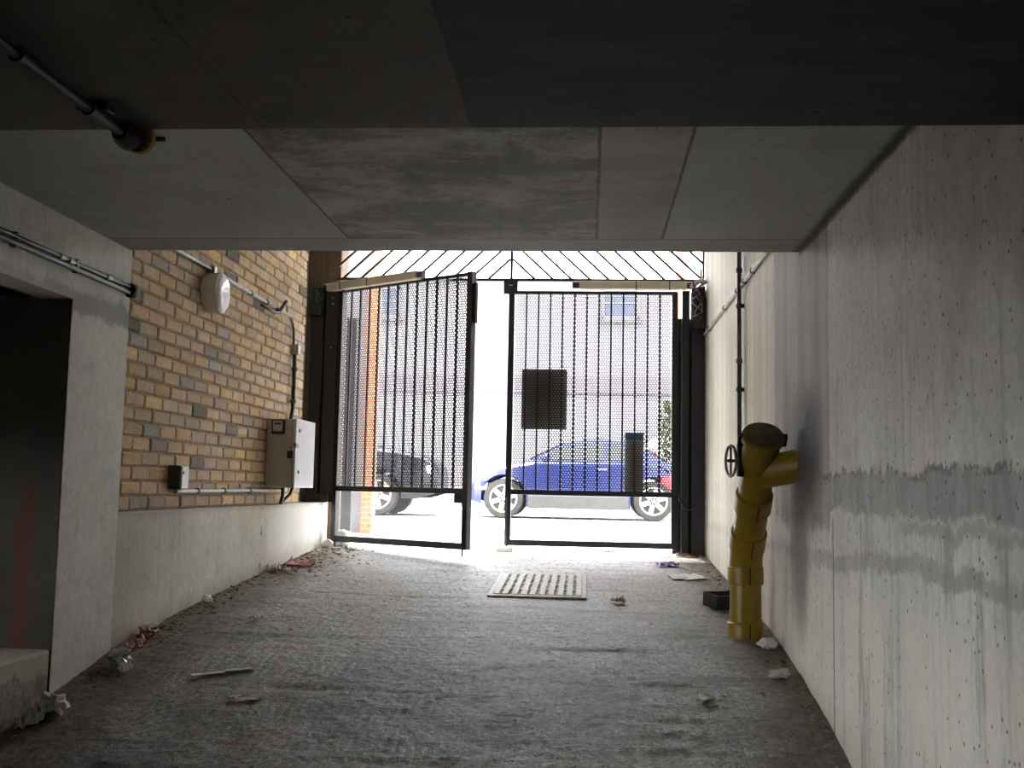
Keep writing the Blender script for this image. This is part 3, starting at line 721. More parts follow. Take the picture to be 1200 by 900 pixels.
# twin conduit on lintel
tw = thing('twin_conduit', (XL, 4.4, 1.49), 'pair of steel conduits along the concrete lintel left of the pillar head', 'conduit')
for dz, r in ((0.014, 0.010), (-0.012, 0.012)):
    MB().tube([(XL + 0.018, 2.2, 1.50 + dz), (XL + 0.018, 3.9, 1.50 + dz), (XL + 0.018, 4.96, 1.497 + dz)], r, 12).build('tube', 'galv_dark', tw, smooth=60)
for y in (3.92, 4.42): MB().box((XL, y - 0.010, 1.47), (XL + 0.026, y + 0.010, 1.532)).build('clip', 'galv_dark', tw, bevel=0.004)
for y in (4.28, 4.36, 4.72): MB().lathe([(-0.02, 0.015), (0.02, 0.015)], (XL + 0.018, y, 1.511), (0, 1, 0), 12).build('coupler', 'galv', tw, smooth=40)
MB().lathe([(0, 0.03), (0.015, 0.036), (0.03, 0.036), (0.04, 0.026)], (XL + 0.018, 4.955, 1.497), (0, 1, 0), 18).build('end_grommet', 'plastic_black', tw, smooth=40)
# right wall conduits
conduit('conduit', [(XR - 0.014, 8.98, 1.885), (XR - 0.014, 5.1, 1.885)], 0.013, 'galv',
        'steel conduit running level along the concrete wall towards the gate post', [(XR - .014, y, 1.885) for y in (6.3, 6.62, 6.95, 7.6, 8.6)], (0, 1, 0))
conduit('conduit', [(XR - 0.03, 6.75, 2.6), (XR - 0.03, 6.75, 0.9)], 0.014, 'galv_dark',
        'dark upright conduit on the concrete wall behind the yellow pipe', [(XR - .03, 6.75, z) for z in (2.15, 1.98, 1.75, 1.4, 1.22)], (0, 0, 1))
for z in (2.15, 1.75, 1.22):
    MB().box((XR - 0.022, 6.735, z - 0.012), (XR, 6.765, z + 0.012)).build('clip_base', 'galv_dark', bpy.data.objects['conduit.003'])
MB().tube([(XR - 0.02, 8.9, 1.885), (XR - 0.03, 8.93, 1.95), (XR - 0.035, 8.95, 2.02)], 0.016, 10).build('bend', 'plastic_black', bpy.data.objects['conduit.002'], smooth=60)
# conduit under the dark beam
cd = thing('ceiling_conduit', (-1.05, 2.2, 1.35), 'dark conduit under the dark soffit ending in a yellow cap', 'conduit')
Zc = 1.350
MB().tube([(-1.05, 0.2, Zc), (-1.05, 2.26, Zc)], 0.011, 12).build('tube', 'plastic_black', cd, smooth=60)
for y in (1.835, 2.115): MB().lathe([(-0.03, 0.0165), (0.03, 0.0165)], (-1.05, y, Zc), (0, 1, 0), 14).build('coupler', 'plastic_black', cd, smooth=40)
MB().box((-1.085, 2.10, Zc), (-1.015, 2.135, 1.372)).build('saddle', 'plastic_black', cd, bevel=0.003)
MB().lathe([(0, 0.018), (0.02, 0.026), (0.05, 0.028), (0.06, 0.02)], (-1.05, 2.235, Zc), (0, 1, 0), 18).build('end_bush', 'plastic_black', cd, smooth=40)
MB().lathe([(0, 0.034), (0.012, 0.036), (0.02, 0.03)], (-1.035, 2.30, Zc + 0.008), (0, 1, 0), 20).build('yellow_cap', 'yellow_cap', cd, smooth=40, label='yellow plastic cap')
MB().tube([(-1.03, 2.3, Zc + 0.005), (-0.985, 2.33, Zc + 0.014)], 0.006, 8).build('wire_end', 'plastic_black', cd, smooth=40)

# ------------------------------------------------------------------ yellow pipe
PX, PY = 0.815, 5.66
yp = thing('yellow_pipe', (PX, PY, fz(PY)), 'yellow capped plastic standpipe leaning forward and branching into the concrete wall', 'pipe')
z0 = fz(PY) - 0.01
th = math.radians(42); ax = V((0.005, -math.sin(th), math.cos(th))).normalized(); K = V((PX, PY, 0.25))
r = 0.080
arc = [K - V((0, 0, 1)) * 0.09]
for i in range(1, 6):
    a = th * i / 6; arc.append(K - V((0, 0, 1)) * 0.09 + V((0, -(1 - math.cos(a)) , math.sin(a))) * (0.09 / math.tan(th / 2)))
MB().tube([(PX, PY, z0), (PX, PY, 0.16)] , r, 40).build('lower_pipe', 'yellow', yp, smooth=50)
MB().tube(arc + [K + ax * 0.09], r * 1.06, 40).build('elbow', 'yellow', yp, smooth=50)
MB().tube([K + ax * 0.085, K + ax * 0.78], r, 40).build('upper_pipe', 'yellow', yp, smooth=50)
def coup(o, d, L, rr, name='coupler'):
    d = V(d).normalized()
    c = MB().lathe([(0, rr * 0.93), (0.006, rr), (L - 0.006, rr), (L, rr * 0.93)], o, d, 40).build(name, 'yellow', yp, smooth=40)
    n = V((0.1, -1, 0)); n = (n - d * n.dot(d)).normalized()
    MB().bar(V(o) + d * 0.004 + n * rr * 0.985, V(o) + d * (L - 0.004) + n * rr * 0.985, 0.006, 0.006, tuple(n)).build('weld_mark', 'seam', c)
    MB().lathe([(L - 0.003, rr * 0.95), (L + 0.004, rr * 0.93)], o, d, 40).build('rim_shadow_gap', 'seam', c) if False else None
    return c
coup((PX, PY, z0), (0, 0, 1), 0.085, 0.093, 'base_collar')
coup((PX, PY, 0.105), (0, 0, 1), 0.095, 0.091)
coup(K + ax * 0.06, ax, 0.12, 0.091)
coup(K + ax * 0.33, ax, 0.11, 0.092)
# wye branch into the wall
bs = K + ax * 0.57; be = V((XR + 0.14, 5.02, 0.735))
MB().tube([bs, be], [r, r], 40).build('branch', 'yellow', yp, smooth=50)
MB().tube([K + ax * 0.60, K + ax * 0.785], r * 1.09, 40).build('head', 'yellow', yp, smooth=50)
MB().lathe([(0, 0.088), (0.006, 0.101), (0.028, 0.101), (0.034, 0.096), (0.036, 0.0)], K + ax * 0.775, ax, 44).build('cap_ring', 'yellow', yp, smooth=35)
MB().lathe([(0, 0.09), (0.006, 0.089), (0.009, 0.075), (0.010, 0.0)], K + ax * 0.806, ax, 44).build('cap', 'cap_brown', yp, smooth=35, label='grimy brown cap disc')
uu = V((1, 0, 0))
for sx in (-1, 1):
    P = K + ax * 0.745 + uu * sx * 0.10
    MB().bar(P, P + ax * 0.065, 0.022, 0.03, (1, 0, 0)).build('cap_lug', 'seam', yp, bevel=0.004)
wc = K + ax * 0.645 + V((-0.135, 0, 0.0)); ring = MB()
pts = []
wd = V((1, 0.22, 0)).normalized(); wa = V((0, 0, 1)); wb = wd.cross(wa)
for i in range(33):
    a = 2 * math.pi * i / 32; pts.append(wc + (wa * math.cos(a) * 0.074 + wb * math.sin(a) * 0.074))
ring.tube(pts, 0.007, 8, cap=False)
hw = ring.build('handwheel', 'galv', yp, smooth=60, label='pale steel ring handle')
MB().bar(wc - wa * 0.07, wc + wa * 0.07, 0.006, 0.01, tuple(wd)).build('spoke', 'galv_dark', hw)
MB().tube([wc - wd * 0.02, wc + V((0.06, 0, 0))], 0.008, 10).build('spindle', 'galv_dark', yp, smooth=40)
MB().box(tuple(wc + V((0.03, -0.02, -0.075))), tuple(wc + V((0.062, 0.03, 0.085)))).build('bracket', 'seam', yp, bevel=0.006)

# ------------------------------------------------------------------ drain cover
def fl(x, y, dz=0): return V((x, y, fz(y) + dz))
d = thing('drain_cover', (-0.30, 7.07, fz(7.07)), 'worn slotted drain cover set in the ramp before the gate', 'drain cover')
dx0, dx1, dy0, dy1 = -0.58, -0.035, 6.62, 7.5
def slopebox(m, x0, y0, x1, y1, za, zb):
    vs = [(x, y, fz(y) + z) for z in (za, zb) for x, y in ((x0, y0), (x1, y0), (x1, y1), (x0, y1))]
    return m.add(vs, [(3,2,1,0),(4,5,6,7),(0,1,5,4),(1,2,6,5),(2,3,7,6),(3,0,4,7)])
slopebox(MB(), dx0, dy0, dx1, dy1, -0.02, 0.010).build('pan', 'dark_pit', d)
fm = MB()
for a in ((dx0 - .03, dy0 - .05, dx1 + .03, dy0), (dx0 - .03, dy1, dx1 + .03, dy1 + .05), (dx0 - .03, dy0, dx0, dy1), (dx1, dy0, dx1 + .03, dy1)): slopebox(fm, *a, -0.02, 0.014)
fm.build('rim', 'drain', d, bevel=0.003)
for i in range(10):
    x = dx0 + 0.02 + (dx1 - dx0 - 0.04) * i / 9
    slopebox(MB(), x - 0.019, dy0, x + 0.019, dy1, 0.0, 0.018).build('bar', 'drain', d, bevel=0.003)
for i in range(1, 4):
    y = dy0 + (dy1 - dy0) * i / 4
    slopebox(MB(), dx0, y - 0.02, dx1, y + 0.02, 0.0, 0.016).build('cross_bar', 'drain', d, bevel=0.003)

# ------------------------------------------------------------------ litter
def sheet(name, x, y, w, h, amp, rot, mat, label, cat, seed, lift=0.004):
    rnd = random.Random(seed); m = MB(); n = 9; ca, sa = math.cos(rot), math.sin(rot)
    for j_ in range(n):
        for i_ in range(n):
            u = (i_ / (n - 1) - .5) * w; v = (j_ / (n - 1) - .5) * h
            e = 1 if 0 < i_ < n-1 and 0 < j_ < n-1 else 1.2
            u += rnd.uniform(-1, 1) * w * 0.05 * e; v += rnd.uniform(-1, 1) * h * 0.05 * e
            X = x + u * ca - v * sa; Y = y + u * sa + v * ca
            m.v.append(V((X, Y, fz(Y) + lift + abs(rnd.gauss(0, 1)) * amp)))
    for j_ in range(n - 1):
        for i_ in range(n - 1): a = j_ * n + i_; m.f.append((a, a+1, a+n+1, a+n))
    o = m.build(name, mat, origin=(x, y, fz(y)), solid=0.0015)
    return tag(o, label, cat)
def lump(name, x, y, rx, ry, rz, mat, label, cat, seed, rough=0.35, z=None):
    bm = bmesh.new(); bmesh.ops.create_icosphere(bm, subdivisions=3, radius=1)
    m = MB(); zz = (fz(y) if z is None else z) + rz * 0.82
    for v_ in bm.verts:
        p = v_.co.normalized(); k = 1 + rough * (mnoise.noise(p * 1.7 + V((seed * 7.3, 1, 2))) + 0.55 * mnoise.noise(p * 4 + V((1, seed * 3.1, 0))) + 0.3 * mnoise.noise(p * 9))
        q = V((p.x * rx * k, p.y * ry * k, max(p.z * k, -0.86) * rz)); m.v.append(V((x, y, zz)) + q)
    m.f = [tuple(v_.index for v_ in f.verts) for f in bm.faces]; bm.free()
    return tag(m.build(name, mat, origin=(x, y, zz - rz), smooth=35), label, cat)
lb_ = lump('plastic_bag', -2.10, 9.08, 0.085, 0.07, 0.075, 'bag_white', 'knotted white plastic bag, the bigger one at the foot of the plinth end', 'plastic bag', 3, 0.2)
MB().tube([(-2.165, 9.04, 0.17), (-2.18, 9.02, 0.205), (-2.175, 9.02, 0.235)], [0.022, 0.016, 0.02], 10).build('knot', 'plastic_black', lb_, smooth=60, label='dark tied neck')
lump('plastic_bag', -2.165, 8.83, 0.055, 0.05, 0.042, 'bag_white', 'small white plastic lump beside the bigger knotted bag', 'plastic bag', 5, 0.25)
sheet('paper_sheet', -2.03, 8.85, 0.22, 0.12, 0.005, 0.1, 'paper', 'flat white paper lying before the knotted plastic bag', 'paper', 2)
sheet('wrapper', -2.08, 7.72, 0.19, 0.14, 0.02, 0.3, 'pink', 'crumpled pink wrapper on the dirt along the plinth', 'wrapper', 8, 0.008)
sheet('paper_scrap', -2.19, 7.45, 0.09, 0.09, 0.018, 0.8, 'paper', 'torn white paper scrap by the plinth next to the pink wrapper', 'paper', 9, 0.006)
sheet('paper_scrap', -2.10, 7.42, 0.05, 0.06, 0.014, 0.2, 'bag_white', 'smaller torn white scrap just inward of the other by the plinth', 'paper', 10, 0.006)
lump('cup', -2.185, 6.1, 0.03, 0.04, 0.03, 'bag_white', 'crushed white cup lying against the plinth midway along', 'cup', 11, 0.3)
sheet('paper_scrap', -1.77, 5.70, 0.07, 0.075, 0.008, 0.4, 'paper', 'white scrap alone on the ramp between the plinth and the middle', 'paper', 12, 0.008)
lump('foil_wrapper', -2.11, 4.80, 0.055, 0.045, 0.045, 'foil', 'crumpled silvery film wrapper at the pillar foot', 'wrapper', 13, 0.5)
sheet('foil_tail', -2.05, 4.74, 0.09, 0.05, 0.02, 1.2, 'bag_white', 'clear torn strip next to the silvery wrapper at the pillar foot', 'wrapper', 14, 0.006)
lump('wrapper', -2.19, 5.30, 0.04, 0.07, 0.03, 'brownpaper', 'brown crumpled wrapper at the plinth just past the pillar', 'wrapper', 15, 0.5)
sheet('wrapper', -2.17, 5.10, 0.07, 0.13, 0.02, 0.3, 'pink', 'faded pink strip at the corner of pillar and plinth', 'wrapper', 16, 0.006)
lump('paper_ball', -2.14, 4.27, 0.05, 0.05, 0.045, 'paper', 'crumpled white paper ball below the low step', 'paper', 17, 0.6)
sheet('paper_scrap', -2.18, 4.15, 0.10, 0.08, 0.025, 0.6, 'paper', 'torn pale paper under the low step nearest the camera', 'paper', 18, 0.006)
def stick(x0, y0, x1, y1, label):
    P, Q = fl(x0, y0, 0.009), fl(x1, y1, 0.009); mid = (P + Q) / 2
    m = MB(); m.bar(P, P.lerp(Q, .55), 0.05, 0.004, (0, 0, 1)); m.bar(P.lerp(Q, .53) + V((0, 0.015, 0.004)), Q + V((0, .01, .002)), 0.045, 0.004, (0, 0, 1))
    tag(m.build('wood_strip', 'wood', origin=tuple(mid), bevel=0.002), label, 'wood strip')
stick(-1.74, 4.70, -1.50, 4.80, 'pale splintered wood strip lying on the ramp near the pillar')
sheet('cardboard_scrap', -1.42, 4.47, 0.12, 0.07, 0.004, 0.2, 'wood', 'dull flat cardboard scrap on the ramp close to the wood strip', 'cardboard')if False else sheet('cardboard_scrap', -1.42, 4.47, 0.12, 0.07, 0.004, 0.2, 'wood', 'dull flat cardboard scrap on the ramp close to the wood strip', 'cardboard', 19)
sheet('wrapper', 0.60, 8.2, 0.15, 0.10, 0.016, 0.2, 'purple', 'purple wrapper on the ground inside the closed gate leaf', 'wrapper', 20, 0.008)
sheet('paper_sheet', 0.69, 7.63, 0.24, 0.22, 0.006, 0.2, 'paper', 'flat whitish paper on the ramp beside the concrete wall', 'paper', 21)
sheet('paper_scrap', 0.19, 6.50, 0.07, 0.10, 0.014, 0.3, 'stone', 'curled pale leaf-like scrap right of the drain cover', 'paper', 22, 0.006)
sheet('wrapper', -0.12, 9.75, 0.13, 0.10, 0.02, 0.3, 'red', 'bright red litter on the pavement just outside the gate', 'wrapper', 23, 0.008)
sheet('wrapper', 0.17, 9.0, 0.07, 0.07, 0.01, 0.2, 'bag_white', 'pale blue-white scrap under the closed gate leaf', 'wrapper', 24, 0.006)
lump('stone', 0.505, 4.63, 0.032, 0.022, 0.016, 'paper', 'white chip of rubble alone on the ramp in front of the pipe', 'stone', 25, 0.4)
lump('stone', 0.86, 4.93, 0.05, 0.035, 0.022, 'stop', 'pale flat stone at the concrete wall foot before the pipe', 'stone', 26, 0.4)
lump('stone', 0.885, 5.42, 0.04, 0.045, 0.03, 'paper', 'white rubble lump between the pipe base and the wall', 'stone', 27, 0.5)
bt = thing('tray', (0.80, 6.42, fz(6.4)), 'small black open tray lying behind the yellow pipe', 'tray')
xt = Matrix.Translation((0.80, 6.42, fz(6.42) + 0.045)) @ Matrix.Rotation(0.5, 4, 'Z') @ Matrix.Rotation(0.12, 4, 'X')
MB(xt).box((-0.10, -0.07, -0.04), (0.10, 0.07, -0.032)).build('bottom', 'plastic_black', bt)
MB(xt).box((-0.10, -0.07, -0.04), (0.10, -0.062, 0.04)).box((-0.10, 0.062, -0.04), (0.10, 0.07, 0.04)).box((-0.10, -0.062, -0.04), (-0.092, 0.062, 0.04)).box((0.092, -0.062, -0.04), (0.10, 0.062, 0.04)).build('wall', 'plastic_black', bt)
# leaf litter and grit (uncountable)
def litter(name, spots, mat, label, cat, seed, size):
    rnd = random.Random(seed); m = MB()
    for (x0, y0, x1, y1, n, sp) in spots:
        for _ in range(n):
            t = rnd.random(); x = x0 + (x1 - x0) * t + abs(rnd.gauss(0, sp)) * (1 if x0 < -1 else -1); y = y0 + (y1 - y0) * t + rnd.gauss(0, sp * 0.6)
            if not (XL + 0.02 < x < XR - 0.02): continue
            s_ = size * rnd.uniform(0.4, 1.5); a = rnd.random() * 6.28; z = fz(y) + 0.004 + rnd.random() * 0.008
            u = V((math.cos(a), math.sin(a), rnd.uniform(-.3, .4))) * s_; w = V((-math.sin(a), math.cos(a), rnd.uniform(-.3, .4))) * s_ * 0.6
            c = V((x, y, z + s_ * 0.3)); up = V((0, 0, s_ * rnd.uniform(0.1, 0.35)))
            m.add([c - u, c - w * 0.8 + up, c + u, c + w * 0.8 + up, c + up * 1.4, c - up * .3], [(0,1,4),(1,2,4),(2,3,4),(3,0,4),(1,0,5),(2,1,5),(3,2,5),(0,3,5)])
    stuff(m.build(name, mat, fixn=False), label, cat)
litter('leaf_litter', [(-2.22, 4.5, -2.22, 9.0, 420, 0.10), (-2.2, 7.4, -2.1, 9.0, 260, 0.25), (0.95, 4.2, 0.95, 8.9, 220, 0.06), (0.9, 8.7, 0.78, 9.0, 160, 0.06)], 'leaf', 'dead leaves and dirt gathered along both wall feet', 'leaf litter', 4, 0.016)
litter('grit', [(-2.22, 4.1, -2.22, 9.0, 260, 0.12), (0.95, 3.9, 0.95, 8.9, 160, 0.10), (-1.8, 4.2, -1.0, 8.6, 100, 0.5), (0.7, 4.2, -0.2, 8.6, 80, 0.5)], 'stone', 'loose grit and small stones scattered on the ramp', 'grit', 5, 0.011)

# ------------------------------------------------------------------ street beyond the gate
struct(MB().box((-2.44, 11.4, 0.06), (-2.325, 11.6, 4.5)).build('wall_orange_pier', 'orange_brick'), 'orange brick pier outside the gate, brick-wall side')
struct(MB().box((-4.5, 11.45, 0.06), (-2.44, 12.0, 4.5)).build('wall_white_return', 'facade'))
struct(MB().box((0.93, 11.4, 0.06), (1.035, 11.6, 4.5)).build('wall_orange_pier.001', 'orange_brick'), 'orange brick pier outside the gate, pipe side')

ps = thing('post', (-2.39, 10.5, 0.06), 'dark upright post on the pavement outside the open gate leaf', 'post')
MB().box((-2.44, 10.45, 0.06), (-2.34, 10.55, 2.22)).build('shaft', 'black', ps, bevel=0.004)
MB().box((-2.45, 10.44, 2.22), (-2.33, 10.56, 2.245)).build('cap', 'black', ps, bevel=0.004)
def lerp_profile(P, x):
    for (a, za), (b, zb) in zip(P, P[1:]):
        if x <= b: return za + (zb - za) * max(0, (x - a)) / (b - a)
    return P[-1][1]
def car(name, loc, face, label, mat, prof, roof, belt, wheels, L, hw, wr, sill=0.2, trim=True, wheel_w=0.2):
    """Local x: nose at 0, tail at L. face=+1: nose points to -X (left). prof: lower body top, roof: greenhouse outline."""
    root = thing(name, loc, label, 'car')
    xf = Matrix.Translation(loc) @ Matrix.Diagonal((face, 1, 1, 1))
    st = sorted(set([L * i / 60 for i in range(61)] + [w + wr * 1.17 * math.cos(math.pi * k / 14) for w in wheels for k in range(15)]))
    m = MB(xf); rings = []
    for x in st:
        zb = sill + (0.10 * max(0, 1 - x / 0.35) + 0.12 * max(0, 1 - (L - x) / 0.35))
        for w in wheels:
            q = (wr * 1.17) ** 2 - (x - w) ** 2
            if q > 0: zb = max(zb, wr + math.sqrt(q))
        top = lerp_profile(prof, x)
        e = min(x, L - x); hwx = hw * (1 - 0.20 * max(0, 1 - e / 0.55) ** 2)
        zmid = max(zb + 0.02, min(0.62, top - 0.08)); zsh = top - 0.05
        zb = min(zb, zmid - 0.01)
        half = [(hwx * 0.95, zb), (hwx, zmid), (hwx * 0.97, max(zsh, zmid + .01)), (hwx * 0.88, max(top, zmid + .03)), (hwx * 0.45, max(top, zmid + .03) + 0.02)]
        ring = [(x, -y, z) for y, z in half] + [(x, y, z) for y, z in half[::-1]]
        rings.append(ring)
    n = 10
    for rg in rings: m.v += [V(p) for p in rg]
    for i in range(len(rings) - 1):
        for k_ in range(n - 1): m.f.append((i*n+k_, i*n+k_+1, (i+1)*n+k_+1, (i+1)*n+k_))
    m.f.append(tuple(range(n))); m.f.append(tuple((len(rings)-1)*n + k_ for k_ in range(n)))
    bd = m.build('body', mat, root, smooth=35)
    # greenhouse
    x0, x1 = roof[0][0], roof[-1][0]; N = 40; g = MB(xf); glass = MB(xf)
    sidepts = []
    for i in range(N + 1):
        x = x0 + (x1 - x0) * i / N; zr = lerp_profile(roof, x); zb = lerp_profile(prof, x) - 0.03; zr = max(zr, zb + 0.005)
        wt = hw * 0.9 - 0.20 * min(1, (zr - zb) / 0.45)
        g.v += [V(p) for p in ((x, -hw * 0.9, zb), (x, -wt, zr - 0.015), (x, -wt * 0.8, zr), (x, wt * 0.8, zr), (x, wt, zr - 0.015), (x, hw * 0.9, zb))]
    for i in range(N):
        for k_ in range(5): g.f.append((i*6+k_, i*6+k_+1, (i+1)*6+k_+1, (i+1)*6+k_))
    g.f.append(tuple(range(6))); g.f.append(tuple(N*6 + k_ for k_ in range(6)))
    g.build('roof', mat, root, smooth=40)
    def side(x, f, s):
        zr = lerp_profile(roof, x); zb = lerp_profile(prof, x) - 0.03; wt = hw * 0.9 - 0.20 * min(1, (zr - zb) / 0.45)
        return V((x, s * (hw * 0.9 + (wt - hw * 0.9) * f + 0.008), zb + (zr - 0.015 - zb) * f))
    segs = belt
    for s in (-1, 1):
        for a, b in segs:
            gm = MB(xf); M_ = 12
            for i in range(M_ + 1):
                x = a + (b - a) * i / M_; gm.v += [side(x, 0.14, s), side(x, 0.86, s)]
            for i in range(M_): gm.f.append((2*i, 2*i+1, 2*i+3, 2*i+2))
            gm.build('side_window', 'glass_car', root, solid=0.006)
    for (xa, xb) in ((roof[0][0] + 0.06, roof[1][0] - 0.03), (roof[-2][0] + 0.04, roof[-1][0] - 0.06)):
        gm = MB(xf)
        for x in (xa, xb):
            zr = lerp_profile(roof, x) + 0.012; zb = lerp_profile(prof, x); wt = (hw * 0.9 - 0.20 * min(1, (zr - zb) / 0.45)) * 0.85
            gm.v += [V((x, -wt, zr)), V((x, wt, zr))]
        gm.f.append((0, 1, 3, 2)); gm.build('windscreen', 'glass_car', root, solid=0.006)
    for w in wheels:
        for s in (-1, 1):
            c = V((w, s * (hw - 0.10), wr)); A = V((0, s, 0))
            ty = MB(xf).lathe([(-0.10, wr * 0.7), (-0.10, wr * 0.95), (-0.06, wr), (0.06, wr), (0.095, wr * 0.95), (0.10, wr * 0.72), (0.06, wr * 0.70)], c, A, 40).build('wheel', 'rubber', root, smooth=40)
            rim = MB(xf)
            rim.lathe([(0.05, wr * 0.73), (0.092, wr * 0.73), (0.092, wr * 0.64), (0.05, wr * 0.62)], c, A, 36)
            rim.lathe([(0.05, wr * 0.16), (0.085, wr * 0.14)], c, A, 16)
            for k_ in range(6):
                a = k_ * math.pi / 3 + 0.3; dv = V((math.cos(a), 0, math.sin(a)))
                rim.bar(c + A * 0.075 + dv * wr * 0.1, c + A * 0.075 + dv * wr * 0.68, wr * 0.24, 0.02, tuple(A))
            rim.build('rim', 'alloy', ty, smooth=30)
            MB(xf).lathe([(-0.03, wr * 0.6), (0.0, wr * 0.6)], c, A, 24).build('brake_disc', 'grey_trim', ty)
    if trim:
        for s in (-1, 1):
            MB(xf).box((wheels[0] + wr * 1.25, s * hw * 0.9, sill - 0.02), (wheels[1] - wr * 1.25, s * hw * 1.0, sill + 0.2)).build('sill_reflect_trim', 'grey_trim', root, bevel=0.01)  # tall grey band also stands for light reflected on the lower body
            zc = lerp_profile(prof, roof[0][0] + 0.3)
            MB(xf).lathe([(-0.08, 0.03), (-0.05, 0.07), (0.05, 0.075), (0.08, 0.03)], (roof[0][0] + 0.35, s * (hw + 0.05), zc + 0.04), (1, 0, 0), 12).build('door_mirror', mat, root, smooth=50)
            MB(xf).bar((roof[1][0] + 0.55, s * (hw * 0.985), zc - 0.13), (roof[1][0] + 0.72, s * (hw * 0.985), zc - 0.13), 0.03, 0.03, (0, 0, 1)).build('door_handle', 'alloy', root, bevel=0.006)
            MB(xf).box((0.08, s * hw * 0.55, lerp_profile(prof, .1) - 0.22), (0.30, s * hw * 0.90, lerp_profile(prof, .1) - 0.08)).build('headlamp', 'clear_lamp', root, bevel=0.02)
            MB(xf).box((L - 0.26, s * hw * 0.7, lerp_profile(prof, L - .1) - 0.30), (L - 0.02, s * hw * 0.93, lerp_profile(prof, L - .1) - 0.08)).build('tail_lamp', 'red_lamp', root, bevel=0.02)
    return root
# small blue car, nose to the left
car('car', (-2.03, 18.98, 0.06), 1, 'blue hatchback parked in the street beyond the closed gate leaf', 'blue_paint',
    [(0, 0.55), (0.12, 0.72), (0.5, 0.88), (1.1, 0.98), (1.5, 0.99), (2.9, 1.0), (3.3, 0.94), (3.5, 0.74)],
    [(0.95, 0.98), (1.62, 1.31), (2.2, 1.385), (2.7, 1.34), (3.05, 1.18), (3.4, 0.96)],
    [(1.38, 2.28), (2.36, 2.95)], (0.585, 3.12), 3.5, 0.82, 0.335)
car('car', (-2.60, 19.05, 0.06), -1, 'dark navy off-road car parked behind the open gate leaf', 'navy_paint',
    [(0, 0.80), (0.10, 0.95), (0.3, 1.04), (0.7, 1.12), (1.2, 1.17), (3.9, 1.2), (4.4, 1.15), (4.6, 0.95)],
    [(1.15, 1.16), (1.75, 1.70), (2.2, 1.80), (3.9, 1.78), (4.35, 1.65), (4.55, 1.15)],
    [(1.62, 2.5), (2.6, 3.4), (3.5, 4.2)], (1.03, 3.75), 4.6, 0.88, 0.36, 0.3)
car('car', (5.35, 22.6, 0.14), -1, 'silver car across the street with a red tail lamp by the gate post', 'silver_paint',
    [(0, 0.75), (0.10, 0.9), (0.8, 1.05), (1.2, 1.1), (3.9, 1.28), (4.15, 1.3), (4.25, 1.2)],
    [(1.0, 1.08), (1.7, 1.5), (2.2, 1.58), (3.6, 1.62), (4.1, 1.5), (4.22, 1.3)],
    [(1.5, 2.4), (2.5, 3.5)], (0.8, 3.45), 4.25, 0.85, 0.33)
# clipped tree
tr_ = thing('tree', (1.66, 21.3, 0.14), 'tall olive-green clipped tree beyond the blue car beside the gate post', 'tree')
MB().tube([(1.66, 21.3, 0.13), (1.67, 21.3, 0.9)], [0.07, 0.05], 10).build('trunk', 'trunk', tr_, smooth=60)
rnd = random.Random(12); fo = MB()
for _ in range(1700):
    z = rnd.uniform(0.5, 2.35); R_ = 0.30 * (1 - max(0, (z - 2.0)) / 0.5) ** 0.5 if z < 2.5 else 0.1
    a = rnd.random() * 6.28; q = R_ * math.sqrt(rnd.random()); c_ = V((1.66 + q * math.cos(a), 21.3 + q * math.sin(a), z))
    u = V((rnd.gauss(0, 1), rnd.gauss(0, 1), rnd.gauss(0, 1))).normalized() * 0.05; w = u.cross(V((rnd.gauss(0, 1), 0.3, 1))).normalized() * 0.028
    fo.add([c_ - u, c_ + w, c_ + u, c_ - w], [(0, 1, 2, 3)])
fo.build('foliage', 'foliage', tr_, fixn=False)

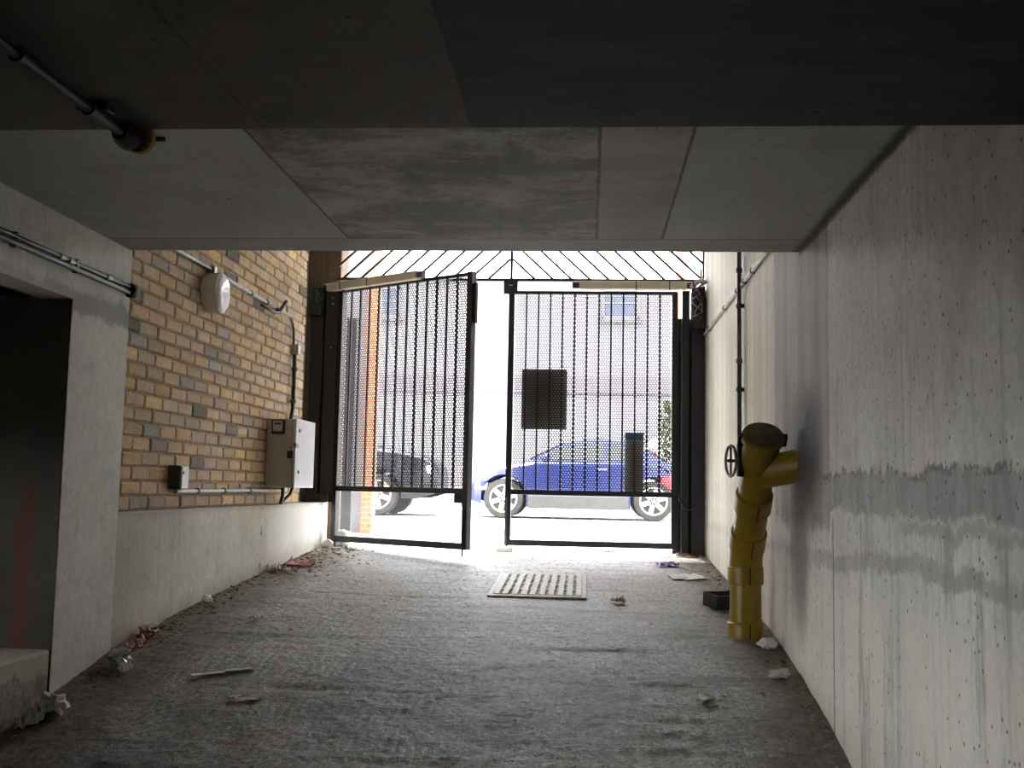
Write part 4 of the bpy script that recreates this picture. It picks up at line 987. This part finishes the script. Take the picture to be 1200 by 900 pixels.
# opposite terrace
hs = thing('terraced_house', (0, 23.6, 0.14), 'pale rendered house across the street with dark upper windows', 'building')
MB().box((-11, 23.6, 0.1), (10, 30, 5.25)).build('wall', 'facade', hs)
MB().add([(-11.3, 23.4, 5.2), (10.3, 23.4, 5.2), (10.3, 30.3, 5.2), (-11.3, 30.3, 5.2), (-11.3, 26.8, 5.7), (10.3, 26.8, 5.7)],
         [(0, 1, 5, 4), (2, 3, 4, 5), (1, 2, 5), (3, 0, 4), (3, 2, 1, 0)]).build('roof', 'roof', hs)
MB().box((-11, 23.53, 2.68), (10, 23.6, 3.05)).build('band_course', 'band', hs)
for xc in (-8.2, -4.72, 0.66, 4.2, 7.4):
    w = MB()
    for a in ((-.42, -.36, 4.35, 5.05), (.36, .42, 4.35, 5.05), (-.42, .42, 4.99, 5.05), (-.42, .42, 4.35, 4.41), (-.36, .36, 4.70, 4.74)): w.box((xc + a[0], 23.54, a[2]), (xc + a[1], 23.6, a[3]))
    wf = w.build('window', 'facade', hs, bevel=0.005)
    MB().box((xc - .36, 23.575, 4.41), (xc + .36, 23.598, 4.99)).build('pane', 'glass_dark', wf)
    MB().box((xc - .5, 23.5, 4.27), (xc + .5, 23.6, 4.35)).build('sill', 'band', wf)

# ------------------------------------------------------------------ light
w = bpy.data.worlds.new('World'); SC.world = w; w.use_nodes = True
bg = w.node_tree.nodes['Background']; bg.inputs[0].default_value = (0.97, 0.985, 1.0, 1); bg.inputs[1].default_value = 2.2
sd = bpy.data.lights.new('sun', 'SUN'); sd.energy = 5.0; sd.angle = math.radians(2); sd.color = (1, 0.96, 0.9)
so = bpy.data.objects.new('sun', sd); COL.objects.link(so); so.location = (-3, 20, 12)
sdir = V((0.22, -0.38, -0.9)).normalized()
so.rotation_euler = sdir.to_track_quat('-Z', 'Y').to_euler()

# ------------------------------------------------------------------ camera
f, u0, v0, rr = 1250.0, 689.88, 573.175, 0.012524
dY = V((u0 - 600, -(v0 - 450), -f)).normalized()
up = V((math.sin(rr), math.cos(rr), 0)); up = (up - dY * up.dot(dY)).normalized()
xa = dY.cross(up)
M3 = Matrix((xa, dY, up))
cam = bpy.data.cameras.new('camera'); co = bpy.data.objects.new('camera', cam); COL.objects.link(co)
co.matrix_world = Matrix.Translation((0, 0, EYE)) @ M3.to_4x4()
cam.sensor_fit = 'HORIZONTAL'; cam.sensor_width = 36; cam.lens = f / 1200 * 36; cam.clip_start = 0.02; cam.clip_end = 300
SC.camera = co
SC.view_settings.view_transform = 'Standard'; SC.view_settings.look = 'None'
SC.view_settings.gamma = 1; SC.view_settings.use_curve_mapping = False
SC.view_settings.exposure = 3.2
cy = SC.cycles
cy.max_bounces = 16; cy.diffuse_bounces = 10; cy.glossy_bounces = 4; cy.use_denoising = True
cy.sample_clamp_indirect = 12
